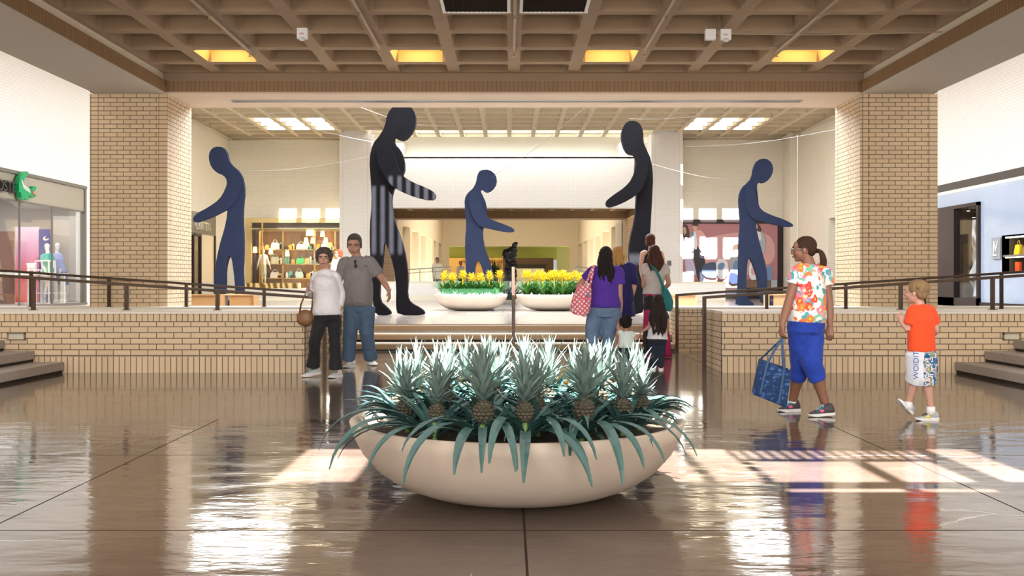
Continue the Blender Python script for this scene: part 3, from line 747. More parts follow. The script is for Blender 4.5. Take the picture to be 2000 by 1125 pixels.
figure('tallest black figure sculpture, standing right of the man in grey', 21.5, body, arm, stat_dark, .22)
D2 = 22.2; fy = ZF(D2)
body = [(1233,234),(1250,240),(1257,258),(1256,276),(1262,290),(1272,312),(1276,345),(1274,385),(1272,420),(1270,455),(1266,490),(1262,530),(1258,570),(1258,600),(1254,fy),(1206,fy),(1206,608),(1226,600),(1234,588),(1236,540),(1228,505),(1230,470),(1240,430),(1243,395),(1244,365),(1240,335),(1242,312),(1240,302),(1226,300),(1217,285),(1213,262),(1219,242)]
body = [(x, y) for x, y in body]
arm = [(1262,312),(1250,306),(1243,320),(1236,348),(1220,366),(1196,382),(1182,394),(1186,406),(1204,402),(1230,390),(1252,374),(1262,350),(1267,330)]
figure('black figure sculpture facing left above the group of visitors', D2, body, arm, stat_dark, .22)
D3 = 33; fy = ZF(D3)
body = [(938,332),(956,331),(969,342),(971,358),(962,372),(950,377),(942,370),(938,372),(944,384),(950,398),(951,420),(946,440),(943,452),(944,468),(948,488),(958,512),(966,548),(966,576),(974,584),(980,588),(979,fy),(958,fy),(954,572),(948,545),(936,508),(930,512),(926,550),(926,580),(936,586),(936,fy),(914,fy),(913,580),(910,540),(909,508),(908,470),(911,440),(908,410),(907,388),(914,376),(924,368),(930,356),(932,342)]
arm = [(917,384),(928,378),(938,384),(943,404),(950,424),(968,432),(990,440),(1003,446),(1006,453),(990,454),(960,448),(936,442),(923,424),(916,404)]
figure('slate blue figure sculpture standing behind the middle planter bowls', D3, body, arm, stat_blue, .2)
D4 = 29.6; fy = ZF(D4)
body = [(420,286),(436,287),(443,298),(445,312),(452,322),(466,334),(474,350),(477,375),(474,400),(473,430),(475,465),(475,500),(473,530),(475,560),(476,588),(470,fy),(436,fy),(438,590),(460,582),(458,545),(452,500),(446,500),(440,525),(440,560),(438,582),(434,590),(430,fy),(402,fy),(404,590),(420,582),(418,550),(420,522),(428,480),(438,448),(444,420),(443,395),(441,372),(444,352),(436,342),(424,338),(412,326),(407,308),(410,294)]
arm = [(466,346),(456,338),(446,348),(440,370),(428,390),(405,406),(385,416),(376,426),(380,436),(400,430),(428,418),(452,404),(464,384),(470,364)]
figure('slate blue figure sculpture at the far left, facing left before the gold shop window', D4, body, arm, stat_blue, .2)
D5 = 30.4; fy = ZF(D5)
body = [(1480,312),(1496,309),(1508,318),(1511,334),(1503,350),(1492,358),(1483,355),(1478,362),(1480,380),(1482,400),(1478,420),(1476,436),(1480,460),(1488,490),(1497,522),(1499,550),(1498,580),(1508,590),(1516,594),(1514,fy),(1490,fy),(1484,570),(1480,540),(1466,502),(1460,508),(1458,545),(1457,578),(1466,588),(1474,594),(1473,fy),(1438,fy),(1440,590),(1443,560),(1444,510),(1444,470),(1448,440),(1445,410),(1444,385),(1450,366),(1462,356),(1470,346),(1473,326)]
arm = [(1455,370),(1466,363),(1475,370),(1479,392),(1486,410),(1506,420),(1530,428),(1550,438),(1548,444),(1526,442),(1494,434),(1470,428),(1459,408),(1454,388)]
figure('slate blue figure sculpture before the large fashion poster on the right', D5, body, arm, stat_blue, .2)
# small rough bronze on the gallery: generic piled blocks
t = thing('bronze_sculpture', 'small rough dark bronze sculpture in the far middle, above the planters', 'sculpture', (at(998,0,44).x, 44, ZP))
b = MB(); random.seed(3)
for (x, y, r) in ((997,530,.26),(999,515,.25),(996,503,.27),(992,497,.24),(1000,492,.22),(1004,485,.13),(1005,478,.12)):
    b.ell(at(x, y, 44), (r, r*.8, r), 9, 7)
b.box((at(988,0,44).x, 43.8, ZP), (at(1008,0,44).x, 44.2, at(0,532,44).z))
o = b.build('cast_body', [mat('bronze_dark', (.012,.012,.016), .4, .3)], t); remesh(o, .05, 1, (.22, .15))
# ================================================================ wires
wire = mat('wire', (.55, .55, .55), .3, .8)
for k, (p, q, lab) in enumerate((((495,209,26),(760,283,21.6),'thin shiny wire from the ceiling to the neck of the tallest figure'),((700,208,20),(860,245,30),'thin shiny wire crossing behind the head of the tallest figure'),((470,333,29.6),(726,304,22),'thin wire between the leftmost blue figure and the tallest figure'),((1230,232,22.2),(1433,209,27),'thin shiny wire from the head of the black figure facing left'),((960,345,33),(1140,212,26),'thin wire rising from the middle blue figure to the ceiling'),((1265,318,22.4),(1466,352,30.4),'thin wire between the two figures on the right'),((1340,286,30),(1635,252,26),'thin pale wire crossing in front of the right back ceiling'))):
    a, c = at(*p), at(*q); pts = [a.lerp(c, i/8)-Vector((0, 0, .12*math.sin(math.pi*i/8))) for i in range(9)]
    b = MB(); b.tube(pts, .005, 5); tag(b.build('hanging_wire', [wire]), lab, 'wire')

# ================================================================ planters and plants
bowl_m = mat('bowl_stone', (.54, .45, .36), .55, var=.05, vscale=8, bump=.12, bscale=220)
bowl_l = mat('bowl_stone_pale', (.62, .56, .47), .55, var=.05, vscale=8)
soil = mat('soil_mulch', (.06, .038, .022), .95, var=.5, vscale=60, bump=.8, bscale=60)
def bowl(lab, c, Rr, H, m, grp=None):
    t = thing('planter_bowl', lab, 'planter', c, grp)
    k = Rr/.91; h = H/.40
    prof = [(.30,0),(.42,.006),(.54,.028),(.66,.075),(.76,.145),(.84,.235),(.89,.33),(.91,.40),(.895,.407),(.86,.40),(.83,.33)]
    b = MB(); b.lathe([(r*k, z*h) for r, z in prof], c, 72, 0, (True, False)); b.build('bowl_shell', [m], t, smooth=True, uv=False)
    b = MB(); b.lathe([(.01*k, .345*h+.03), (.5*k, .345*h+.02), (.845*k, .345*h)], c, 40, 0, (True, False)); b.build('soil', [soil], t, uv=False)
    return t
PB = Vector((.042, 5.45, 0))
bowl('wide low beige bowl in the foreground filled with pineapple plants', PB, .91, .40, bowl_m)
def blade(b, base, az, e0, L, w, droop, n=8, mi=0, fold=.25, twist=0, prof=None, curl=1.0, taper0=.55):
    p = Vector(base); e = e0; ds = L/n; pts = []; dirs = []
    for i in range(n+1):
        d = Vector((math.cos(e)*math.cos(az), math.cos(e)*math.sin(az), math.sin(e)))
        pts.append(p.copy()); dirs.append(d)
        f = (i+.5)/n
        p = p+d*ds; e -= droop/n*(.5+curl*f); az += twist/n
    base_i = len(b.v)
    for i in range(n+1):
        f = i/n; d = dirs[i]
        ww = w*(prof(f) if prof else (taper0+(1-taper0)*min(1, f*4))*(1-max(0, (f-.35)/.65)**1.6))
        ww = max(ww, w*.03)
        s = d.cross(Vector((0, 0, 1)));
        if s.length < .05: s = Vector((-math.sin(az), math.cos(az), 0))
        s.normalize(); u = s.cross(d).normalized()
        b.v += [pts[i]-s*ww/2+u*ww*fold, pts[i], pts[i]+s*ww/2+u*ww*fold]
    for i in range(n):
        for k in (0, 1):
            a = base_i+3*i+k; b.f.append((a, a+1, a+4, a+3)); b.m.append(mi)
    return pts[-1]
pine_leaf = mat('pineapple_leaf', (.036, .098, .088), .38, var=.35, vscale=14, coat=.25)
crown_m = mat('pineapple_crown', (.125, .18, .155), .5, var=.3, vscale=18)
fruit_m = mat('pineapple_fruit', (.055, .046, .026), .6, var=.35, vscale=60)
stalk_m = mat('pineapple_stalk', (.20, .34, .10), .5)
def pineapple(seed, outer, LS=1.0):
    rnd = random.Random(seed)
    t = thing('pineapple_plant', 'x', 'pineapple plant', (0, 0, 0))
    t['_org'] = (0, 0, 0)
    st = .065+rnd.random()*.045; tilt = (rnd.uniform(-.12, .12), rnd.uniform(-.12, .12))
    sc = rnd.uniform(.88, 1.08); fh = .052*sc; fr = .046*sc
    fc = Vector((tilt[0]*.15, tilt[1]*.15, st+fh))
    b = MB(); b.tube([(0, 0, -.02), (tilt[0]*.05, tilt[1]*.05, st)], .014, 8); b.build('stalk', [stalk_m], t, smooth=True, uv=False)
    b = MB(); b.ell(fc, (fr*.93, fr*.93, fh), 14, 9)
    rows = 8
    for i in range(rows):
        th = math.pi*(i+.9)/(rows+.8); r = math.sin(th); z = -math.cos(th); n = max(5, int(11*r+.5))
        for k in range(n):
            a = 2*math.pi*(k+.5*(i % 2))/n
            nv = Vector((r*math.cos(a), r*math.sin(a), z*1.05)).normalized()
            q = nv.to_track_quat('Z', 'Y').to_matrix()
            s0 = len(b.v)
            c = fc+Vector((fr*.95*r*math.cos(a), fr*.95*r*math.sin(a), fh*.97*z))
            sz = .0112*sc
            b.loft([[c+q @ Vector((sz*1.25*math.cos(m*math.pi/3), sz*math.sin(m*math.pi/3), -.002)) for m in range(6)], [c+q @ Vector((sz*.8*math.cos(m*math.pi/3), sz*.62*math.sin(m*math.pi/3), .0048)) for m in range(6)], [c+q @ Vector((sz*.15*math.cos(m*math.pi/3), sz*.12*math.sin(m*math.pi/3), .009)) for m in range(6)]])
    b.build('fruit', [fruit_m], t, uv=False)
    b = MB(); cb = fc+Vector((0, 0, fh*.9))
    ncr = 32
    for i in range(ncr):
        f = i/ncr; az = i*2.39996+rnd.uniform(-.2, .2)
        e0 = R(5+80*f+rnd.uniform(-5, 5)); L = (.07+.14*min(1, f*1.5))*sc*rnd.uniform(.9, 1.15)
        blade(b, cb+Vector((.012*math.cos(az)*(1-f), .012*math.sin(az)*(1-f), .06*f)), az, e0+R(12), L, .027*sc*(1.2-.3*f), R(38-25*f) if f > .25 else R(-28), 5, fold=.22, taper0=.9)
    b.build('crown', [crown_m], t, uv=False)
    b = MB(); nl = 24 if outer else 22
    for i in range(nl):
        az = 2*math.pi*i/nl+rnd.uniform(-.25, .25)
        if outer and i < 6:
            az = rnd.uniform(-.7, .7); e0 = R(rnd.uniform(22, 42) if LS > 1 else rnd.uniform(42, 62)); L = rnd.uniform(.50, .72) if LS > 1 else rnd.uniform(.26, .36); dr = e0+R(rnd.uniform(72, 86) if LS > 1 else rnd.uniform(35, 60))
            blade(b, (.01*math.cos(az), .01*math.sin(az), .02), az, e0, L, rnd.uniform(.038, .054), dr, 12, twist=rnd.uniform(-.3, .3), fold=.2, prof=lambda f: (.6+.4*min(1, f*3))*(1 if f < .6 else 1-.8*((f-.6)/.4)**(1.5)))
        else:
            e0 = R(rnd.uniform(28, 66)); L = rnd.uniform(.26, .44); dr = R(rnd.uniform(50, 95))
            blade(b, (.01*math.cos(az), .01*math.sin(az), .0), az, e0, L, rnd.uniform(.030, .046), dr, 9, twist=rnd.uniform(-.3, .3), fold=.22)
    b.build('foliage', [pine_leaf], t, uv=False)
    return t
protos_o = [pineapple(s, True, .72) for s in (1, 2, 3)]; protos_f = [pineapple(s, True, 1.12) for s in (4, 5, 6, 7)]; protos_i = [pineapple(s, False) for s in (11, 12, 13)]
used = set()
spots = []
random.seed(21)
for ring, (rr, n, ph) in enumerate(((.65, 15, .21), (.45, 10, .5), (.19, 5, .1))):
    for k in range(n):
        a = ph+2*math.pi*k/n+random.uniform(-.06, .06); r_ = rr+random.uniform(-.03, .03)
        spots.append((PB.x+r_*math.cos(a), PB.y+r_*math.sin(a), a, ring))
rows = {}
for s_ in spots:
    y = s_[1]-PB.y; row = 0 if y < -.42 else 1 if y < -.12 else 2 if y < .2 else 3 if y < .48 else 4
    rows.setdefault(row, []).append(s_)
ORD = ['leftmost', 'second from left', 'third from left', 'fourth from left', 'fifth from left', 'sixth from left', 'seventh from left', 'eighth from left', 'ninth from left', 'tenth from left', 'eleventh from left', 'twelfth from left']
RN = ['front row', 'second row', 'middle row', 'row behind the middle', 'back row']
for row, lst in rows.items():
    lst.sort(key=lambda q: q[0]/max(.1, q[1]))
    for i, (x, y, a, ring) in enumerate(lst):
        pr = (protos_f if math.sin(a) < -.62 else protos_o) if ring == 0 else protos_i
        p = random.choice(pr)
        lab = 'pineapple plant in the %s of the foreground bowl, %s' % (RN[row], 'rightmost' if i == len(lst)-1 else ORD[i])
        rz = a if ring == 0 else random.uniform(0, 6)
        z = .37+(.02 if ring else 0)
        if p not in used:
            used.add(p); p.location = (x, y, z); p.rotation_euler = (0, 0, rz); p['label'] = lab; p['group'] = 'pineapple plants in the foreground bowl'
        else: dup(p, (x, y, z), rz, lab, 'pineapple plants in the foreground bowl')
for p in protos_o+protos_f+protos_i:
    if p not in used:
        for ch in list(p.children): bpy.data.objects.remove(ch)
        bpy.data.objects.remove(p)
# bromeliads
brom_leaf = mat('bromeliad_leaf', (.06, .22, .035), .4, var=.35, vscale=8, coat=.2)
brom_y = mat('bromeliad_yellow', (.80, .56, .010), .5, var=.12, vscale=10)
def brom(seed):
    rnd = random.Random(seed); t = thing('bromeliad', 'x', 'flowering plant', (0, 0, 0))
    t['_org'] = (0, 0, 0)
    b = MB()
    for i in range(26):
        az = i*2.4+rnd.uniform(-.3, .3); blade(b, (0, 0, 0), az, R(rnd.uniform(58, 86)), rnd.uniform(.40, .60), rnd.uniform(.045, .06), R(rnd.uniform(50, 120)), 7, fold=.2)
    b.build('foliage', [brom_leaf], t, uv=False)
    b = MB(); h = rnd.uniform(.48, .60)
    b.tube([(0, 0, .1), (0, 0, h)], .012, 6)
    for i in range(24):
        f = i/24; az = i*2.4; blade(b, (0, 0, h-.13+.13*f), az, R(2+66*f), .17-.04*f, .040, R(-5+25*f), 4, fold=.2, taper0=.8)
    b.build('flower', [brom_y], t, uv=False)
    return t
bp = [brom(s) for s in (1, 2, 3)]; bused = set()
def fill(c, pts, name):
    rws = {}
    for (x, y) in pts: rws.setdefault(round(y, 1), []).append((x, y))
    ks = sorted(rws); n = len(ks)
    for ri, k in enumerate(ks):
        l = sorted(rws[k])
        for i, (x, y) in enumerate(l):
            p = random.choice(bp); z = c.z+.35
            rown = 'front row' if ri == 0 else 'back row' if ri == n-1 else ['', 'second', 'third', 'fourth', 'fifth'][ri]+' row'
            lab = 'yellow bromeliad in the %s of the %s, %s' % (rown, name, 'rightmost' if i == len(l)-1 else ORD[i])
            loc = (c.x+x+random.uniform(-.03, .03), c.y+y, z); rz = random.uniform(0, 6)
            if p not in bused:
                bused.add(p); p.location = loc; p.rotation_euler = (0, 0, rz); p['label'] = lab; p['group'] = 'yellow bromeliads in the planter bowls'
            else: dup(p, loc, rz, lab, 'yellow bromeliads in the planter bowls')
BL = Vector((at(920, 0, 25.2).x, 25.2, ZP)); BR = Vector((at(1079, 0, 25.2).x, 25.2, ZP))
bowl('pale stone bowl left of the centre handrail, with grass and silver leaves', BL, .93, .40, bowl_l)
bowl('pale stone bowl right of the centre handrail, full of yellow bromeliads', BR, .93, .40, bowl_l)
fill(BR, [(x*.24+(.12 if j % 2 else 0), y) for j, y in enumerate((-.7, -.35, 0, .35, .7)) for x in range(-4, 5) if (x*.24+(.12 if j % 2 else 0))**2+y*y < .72], 'right planter bowl')
fill(BL, [(x*.24, y) for y in (.1, .4, .7) for x in range(-3, 4) if (x*.24)**2+y*y < .74], 'left planter bowl')
# grass band and silver foliage: uncountable
b = MB(); random.seed(5)
for i in range(2200):
    x = random.uniform(-.74, .72); y = random.uniform(-.42, -.02)
    if x*x+y*y > .62: continue
    blade(b, (BL.x+x, BL.y+y, ZP+.36), random.uniform(0, 6.3), R(random.uniform(75, 89)), random.uniform(.15, .22), .009, R(10), 2, fold=.1)
o = b.build('ornamental_grass', [mat('grass_green', (.10, .34, .13), .5, var=.2)], uv=False); tag(o, 'short upright green grass band in the left planter bowl', 'grass', kind='stuff')
b = MB()
for i in range(520):
    a = random.uniform(math.pi*.98, math.pi*2.02); r_ = random.uniform(.70, .88)
    x = r_*math.cos(a); y = r_*math.sin(a)
    blade(b, (BL.x+x, BL.y+y, ZP+.37), random.uniform(0, 6.3), R(random.uniform(10, 60)), random.uniform(.08, .19), .018, R(random.uniform(0, 90)), 4, fold=.1)
o = b.build('silver_foliage', [mat('silver_leaf', (.62, .68, .66), .6)], uv=False); tag(o, 'silvery white curly leaves along the front rim of the left planter bowl', 'foliage', kind='stuff')
# potted bush far behind and dark green plants between bowls
def bush(lab, c, r, n, m, L, name='potted_plant', pot=True, ph=.45):
    t = thing(name, lab, 'plant', c)
    if pot:
        b = MB(); b.lathe([(.22, 0), (.33, ph), (.30, ph), (.25, ph-.06)], c, 16); b.build('pot', [mat('pot_dark', (.05,.045,.04), .6)], t, smooth=True)
    b = MB(); z0 = ph-.03 if pot else 0.05
    for i in range(n): blade(b, Vector(c)+Vector((random.uniform(-r, r)*.4, random.uniform(-r, r)*.4, z0)), random.uniform(0, 6.3), R(random.uniform(25, 88)), random.uniform(.5, 1)*L, .05, R(random.uniform(10, 70)), 4)
    b.build('foliage', [m], t, uv=False)
dkg = mat('dark_foliage', (.03, .09, .03), .5)
gray_g = mat('grey_foliage', (.10, .16, .15), .6)
bush('dark potted shrub far behind, right of the slate blue figure', (at(964,0,52).x, 52, ZP), .5, 90, dkg, 1.0, ph=1.15)
bush('grey green shrub in the gap between the two planter bowls', (at(990,0,36).x, 36.2, ZP), .8, 120, gray_g, 1.1, pot=False)
# ================================================================ shop fronts
gl = glass('shop_glass', (.97, .98, .98), .10)
frame_d = mat('frame_dark', (.03, .02, .02), .35, .4)
lett_dark = mat('letter_dark', (.04, .035, .035), .4)
# ---- left: window_1
X = -XW
b = MB()
for y in (18.52, 23.9, 25.6, 27.5): b.box((X-.06, y-.015, .53), (X-.02, y+.015, 3.07))
b.box((X-.12, 18.5, 3.05), (X-.02, 27.55, 3.09)); b.box((X-.14, 27.5, .53), (X+.005, 27.6, 3.74)); b.box((X-.12, 18.5, .50), (X+.03, 27.6, .56)); b.box((X-.1, 18.5, 3.70), (X+.02, 27.6, 3.78))
w1 = struct(b.build('window_1', [mat('frame_grey', (.20, .18, .16), .4, .4)]))
b = MB(); b.box((X-.05, 18.5, .56), (X-.04, 27.5, 3.05)); b.build('pane', [gl], w1)
b = MB(); b.box((X-.10, 18.5, 3.09), (X-.03, 27.5, 3.70)); b.build('header_panel', [mat('header_taupe', (.33, .29, .22), .12, coat=.4)], w1)
# sign: facing +X, text runs along +Y
mt = Matrix.Translation((X+.03, 22.28, 3.27)) @ Matrix.Rotation(R(90), 4, 'Z') @ Matrix.Rotation(R(90), 4, 'X')
sg = thing('shop_sign', 'dark raised letters and green crocodile emblem on the left shop header', 'sign', (X+.02, 23.4, 3.3))
def side_text(s, y_end, z, size, x, m, parent, ext, bold=0):
    t = text_mesh('letters', s, size, Matrix.Identity(4), m, None, ext, bold=bold)
    xs = [v.co.x for v in t.data.vertices]; wdt = max(xs)-min(xs)
    org = Vector(parent['_org'])
    t.data.transform(Matrix.Translation(-org) @ Matrix.Translation((x, y_end-wdt, z)) @ Matrix.Rotation(R(90), 4, 'Z') @ Matrix.Rotation(R(90), 4, 'X'))
    t.parent = parent
side_text('LACOSTE', 23.47, 3.24, .36, X+.03, lett_dark, sg, .05, .004)
green = mat('croc_green', (.0, .30, .10), .4)
def croc(b, ox, oz, s, place, th, mi=0):
    body = [(0,0),(.10,-.02),(.14,-.16),(.26,-.20),(.30,-.14),(.42,-.20),(.55,-.20),(.56,-.12),(.50,-.08),(.62,-.05),(.85,-.10),(1.0,-.05),(.98,.0),(.80,.04),(.98,.14),(1.0,.24),(.85,.22),(.70,.12),(.55,.13),(.40,.20),(.28,.18),(.24,.26),(.30,.38),(.45,.48),(.55,.60),(.40,.60),(.22,.52),(.08,.40),(.0,.22)]
    b.prism([place(ox+x*s, oz+y*s) for x, y in body], th, mi)
b = MB(); croc(b, 23.52, 3.27, .86, lambda y, z: Vector((X+.02, y, z)), (.12, 0, 0)); b.build('crocodile_emblem', [green], sg)
b = MB()
for k in range(4):
    pts = [Vector((X+.145, 23.52+.86*(a+.02*k), 3.27+.86*(c-.035*k))) for a, c in ((.16,.34),(.18,.24),(.30,.19),(.45,.16),(.58,.13))]
    b.tube(pts, .009, 4)
b.build('scale_lines', [white_paint], sg)
b = MB(); b.prism([Vector((X+.141, 23.52+.86*a, 3.27+.86*c)) for a, c in ((.80,.035),(.98,-.04),(.90,-.045),(.74,.03),(.70,.09),(.78,.10))], (.01, 0, 0)); b.build('mouth', [red], sg)
# display panels
def grad_panel():
    m, nt, bb = nmat('pink_red_print')
    tc = nt.nodes.new('ShaderNodeTexCoord'); sp = nt.nodes.new('ShaderNodeSeparateXYZ'); nt.links.new(tc.outputs['Generated'], sp.inputs[0])
    r = ramp(nt, sp.outputs['Z'], [(0, (.85, .06, .04)), (.35, (.85, .12, .15)), (.65, (.82, .35, .60)), (1, (.86, .68, .85))]); nt.links.new(r.outputs[0], bb.inputs['Base Color']); bb.inputs['Roughness'].default_value = .4
    return m
D = 29.0
t = thing('backdrop_board', 'tall panel fading from lilac to red inside the left shop window', 'display panel', (at(52,0,D).x, D, .53))
b = MB(); a0 = at(30,0,D).x; a1 = at(76,0,D).x; b.box((a0, D, .53), (a1, D+.05, 2.73)); b.build('print', [grad_panel()], t)
b = MB(); b.box((a0-.05, D-.01, .53), (a0, D+.06, 2.74)); b.build('edge', [mat('edge_tan', (.6,.5,.38), .5)], t)
t = thing('backdrop_board', 'deep blue panel with a white crocodile behind the mannequins', 'display panel', (at(86,0,D).x, D, .53))
b = MB(); b.box((a1, D-.01, .53), (at(97,0,D).x, D+.05, 2.66)); b.build('print', [mat('deep_blue', (.03, .05, .32), .4)], t)
b = MB(); croc(b, at(85,0,D).x, 2.36, .17, lambda x, z: Vector((x, D-.03, z)), (0, .02, 0)); b.build('crocodile_emblem', [white_paint], t)
t = thing('backdrop_board', 'plain grey back panel right of the mannequins in the left window', 'display panel', (at(125,0,29.8).x, 29.8, .53))
b = MB(); b.box((at(100,0,29.8).x, 29.8, .56), (at(151,0,29.8).x, 29.9, 3.1)); b.build('board', [mat('board_grey', (.55,.52,.48), .6)], t)
t = thing('backdrop_board', 'wide brown and silver backdrop at the left edge of the left shop', 'display panel', (at(10,0,27).x, 27, .53))
b = MB(); b.box((at(-60,0,27).x, 27, .53), (at(27,0,27).x, 27.05, 2.5)); b.build('board', [mat('board_brown', (.30,.17,.13), .2, .3)], t)
def stand(x0, x1, ytop, D, lab, shelf2=None):
    t = thing('display_stand', lab, 'display stand', (at((x0+x1)/2,0,D).x, D, .53))
    a, c = at(x0,0,D).x, at(x1,0,D).x; z = at(0,ytop,D).z
    b = MB(); b.box((a, D, z-.03), (c, D+.4, z)); b.build('top', [white_paint], t)
    for x in (a, c-.03):
        for y in (D, D+.37):
            b = MB(); b.box((x, y, .53), (x+.03, y+.03, z-.03)); b.build('leg', [white_paint], t)
    if shelf2:
        z2 = at(0,shelf2,D).z; b = MB(); b.box((a+.03, D+.03, z2-.02), (c-.03, D+.37, z2)); b.build('shelf', [white_paint], t)
    return z
z = stand(53, 68, 526, 26.6, 'low white display stand holding two white cups')
for x, lab in ((57, 'left white cup on the low display stand'), (63.5, 'right white cup on the low display stand')):
    p = at(x, 526, 26.8); b = MB(); b.lathe([(.05, 0), (.07, .17), (.06, .17), (.05, .02)], (p.x, 26.8, z), 12); tag(b.build('white_cup', [white_paint], smooth=True), lab, 'cup')
stand(68, 96, 508, 26.9, 'tall white display stand beside the left mannequin', 572)
b = MB(); b.box((at(-80,0,24.5).x, 24.4, at(0,532,24.5).z-.06), (-12.15, 27.4, at(0,532,24.5).z)); b.box((-13.0, 24.5, .53), (-12.9, 24.6, at(0,532,24.5).z-.06)); b.box((-12.3,27.2,.53),(-12.2,27.3,at(0,532,24.5).z-.06))
tag(b.build('display_table', [mat('pale_shelf', (.9,.88,.8), .4)]), 'long pale display table behind the glass of the left shop', 'table')  # plain off-white table

# ---- right: window_2 pale blue-white facade
X = XW
fac = mat('facade_glass', (.40, .48, .62), .12, var=.10, vscale=.8, coat=.5)
b = MB()
b.box((X-.03, 18.5, 3.56), (X+.1, 27.4, 3.76))
struct_o = b.build('trim_1', [mat('band_dark', (.06, .05, .045), .4)]); struct(struct_o)
b = MB(); b.box((X+.0, 18.5, 3.50), (X+.06, 27.4, 3.56)); struct(b.build('trim_2', [glow('strip_light', (1.0, .86, .62), 1.6)]))
vwall(X+.05, 18.5, 27.4, .62, 3.52, [(24.9, 27.25, .55, 3.10), (19.5, 23.75, 1.38, 2.2)], [fac], 'wall_facade', thick=.15)
b = MB(); b.box((X, 18.5, .5), (X+.1, 24.9, .62)); struct(b.build('trim_3', [frame_d]))
b = MB(); b.box((X-.03, 24.86, .5), (X+.2, 24.95, 3.14)); b.box((X-.03, 24.86, 3.05), (X+.2, 27.3, 3.14)); b.box((X-.03, 26.2, .5), (X+.2, 27.35, 3.05)); b.box((X-.03, 24.86, .5), (X+.2, 27.3, .72))
w2 = struct(b.build('window_2', [frame_d]))
b = MB(); b.box((X+.05, 24.95, .72), (X+.06, 26.2, 3.05)); b.build('pane', [gl], w2)
b = MB(); b.box((14.5, 24, .5), (14.6, 28, 3.74)); struct(b.build('wall_window_back', [mat('window_back', (.16,.14,.12), .5)]))
# two rippled white paper panels in the dark window
def wavy(x0, x1, D, lab, seed):
    rnd = random.Random(seed); zs = [.75+i*.2 for i in range(11)]
    L = [at(x0, 0, D).x+rnd.uniform(-.03, .10) for _ in zs]; r_ = [at(x1, 0, D).x+rnd.uniform(-.09, .05) for _ in zs]
    poly = [Vector((l, D+rnd.uniform(-.05, .05), z)) for l, z in zip(L, zs)]+[Vector((l, D+rnd.uniform(-.05, .05), z)) for l, z in reversed(list(zip(r_, zs)))]
    b = MB(); n = len(zs)
    v = [(Vector((L[i], D+rnd.uniform(-.06, .06), zs[i])), Vector(((L[i]+r_[i])/2, D+rnd.uniform(-.12, .12), zs[i])), Vector((r_[i], D+rnd.uniform(-.06, .06), zs[i]))) for i in range(n)]
    for i in range(n-1):
        for k in (0, 1): b.face([v[i][k], v[i][k+1], v[i+1][k+1], v[i+1][k]])
    o = b.build('folded_paper_panel', [mat('paper_white', (.85,.86,.9), .6)]); m = o.modifiers.new('Solidify', 'SOLIDIFY'); m.thickness = .01
    tag(o, lab, 'window display')
wavy(1854, 1866, 27.0, 'left white folded paper panel in the dark window on the right', 1)
wavy(1896, 1912, 25.9, 'right white folded paper panel in the dark window on the right', 2)
for x, y, lab in ((1891, 412, 'upper round spotlight in the dark window on the right'), (1902, 425, 'lower spotlight in the dark window, nearest the pale facade'), (1871, 434, 'lowest spotlight in the dark window, left one')):
    p = at(x, y, 26.3); b = MB(); b.lathe([(.05, 0), (.05, .14), (.02, .16)], p, 10); b.build
    t = thing('spotlight', lab, 'spotlight', p, 'spotlights in the dark window')
    b.build('can', [black_metal], t); b = MB(); b.lathe([(.04, -.006), (.04, -.001)], p, 10); b.build('lamp', [glow('spot_glow', (1, .9, .7), 6)], t)
    b = MB(); b.tube([p+Vector((0, 0, .16)), (p.x, p.y, 3.74)], .008, 5); b.build('stem', [black_metal], t)
# display niche with shelves of bags
nb = thing('display_niche', 'lit two shelf display niche in the pale blue facade on the right', 'display case', (X+.3, 21.6, 1.38))
b = MB(); b.box((X+.62, 19.5, 1.38), (X+.66, 23.75, 2.2)); b.box((X+.05, 19.5, 1.34), (X+.66, 23.75, 1.38)); b.box((X+.05, 19.5, 2.2), (X+.66, 23.75, 2.24)); b.box((X+.05, 23.75, 1.34), (X+.66, 23.8, 2.24)); b.build('case_body', [mat('niche_dark', (.10,.08,.06), .4)], nb)
b = MB(); b.box((X+.05, 19.5, 1.72), (X+.6, 23.75, 1.77)); b.build('shelf', [steel], nb)
b = MB(); b.box((X+.08, 19.5, 2.17), (X+.14, 23.7, 2.2)); b.box((X+.08, 19.5, 1.70), (X+.14, 23.7, 1.72)); b.build('light_strip', [glow('niche_light', (1, .9, .7), 8)], nb)
def handbag(name, p, w, h, d, m, lab, grp=None, handle=True, face='y', hm=None, flap=False):
    """p: bottom centre"""
    t = thing(name, lab, 'bag', p, grp); p = Vector(p)
    def mk(vx, vy, vz): return p+(Vector((vx, vy, vz)) if face == 'y' else Vector((vy, vx, vz)))
    b = MB(); rings = []
    for f, a in ((0, .92), (.08, 1), (.5, .97), (.9, .80), (1, .74)):
        ww, dd = w/2*a, d/2*(1-.45*f)
        rings.append([mk(sx*ww, sy*dd, h*f) for sx, sy in ((-1,-.8),(-.9,-1),(.9,-1),(1,-.8),(1,.8),(.9,1),(-.9,1),(-1,.8))])
    b.loft(rings); b.build('body', [m], t)
    if handle:
        b = MB(); b.tube([mk(w*.25*math.cos(a), 0, h*.97+h*.45*math.sin(a)) for a in [math.pi*i/10 for i in range(11)]], w*.025, 6); b.build('handle', [hm or m], t)
    return t
cols = [(.85,.55,.02),(.30,.16,.08),(.12,.08,.07),(.75,.75,.05),(.80,.65,.03),(.45,.08,.12),(.85,.35,.05),(.10,.25,.4),(.7,.08,.05)]
cn = ['amber', 'brown', 'dark brown', 'lime', 'yellow', 'wine red', 'orange', 'blue', 'red']
for k, c in enumerate(cols):
    handbag('handbag', (X+.3, 23.5-.40*k, 1.77), .24, .30 if k in (4, 5) else .24, .14, mat('bag_'+cn[k].replace(' ', '_'), c, .4), '%s handbag on the upper shelf of the right display niche' % cn[k], 'handbags in the right display niche', face='x')
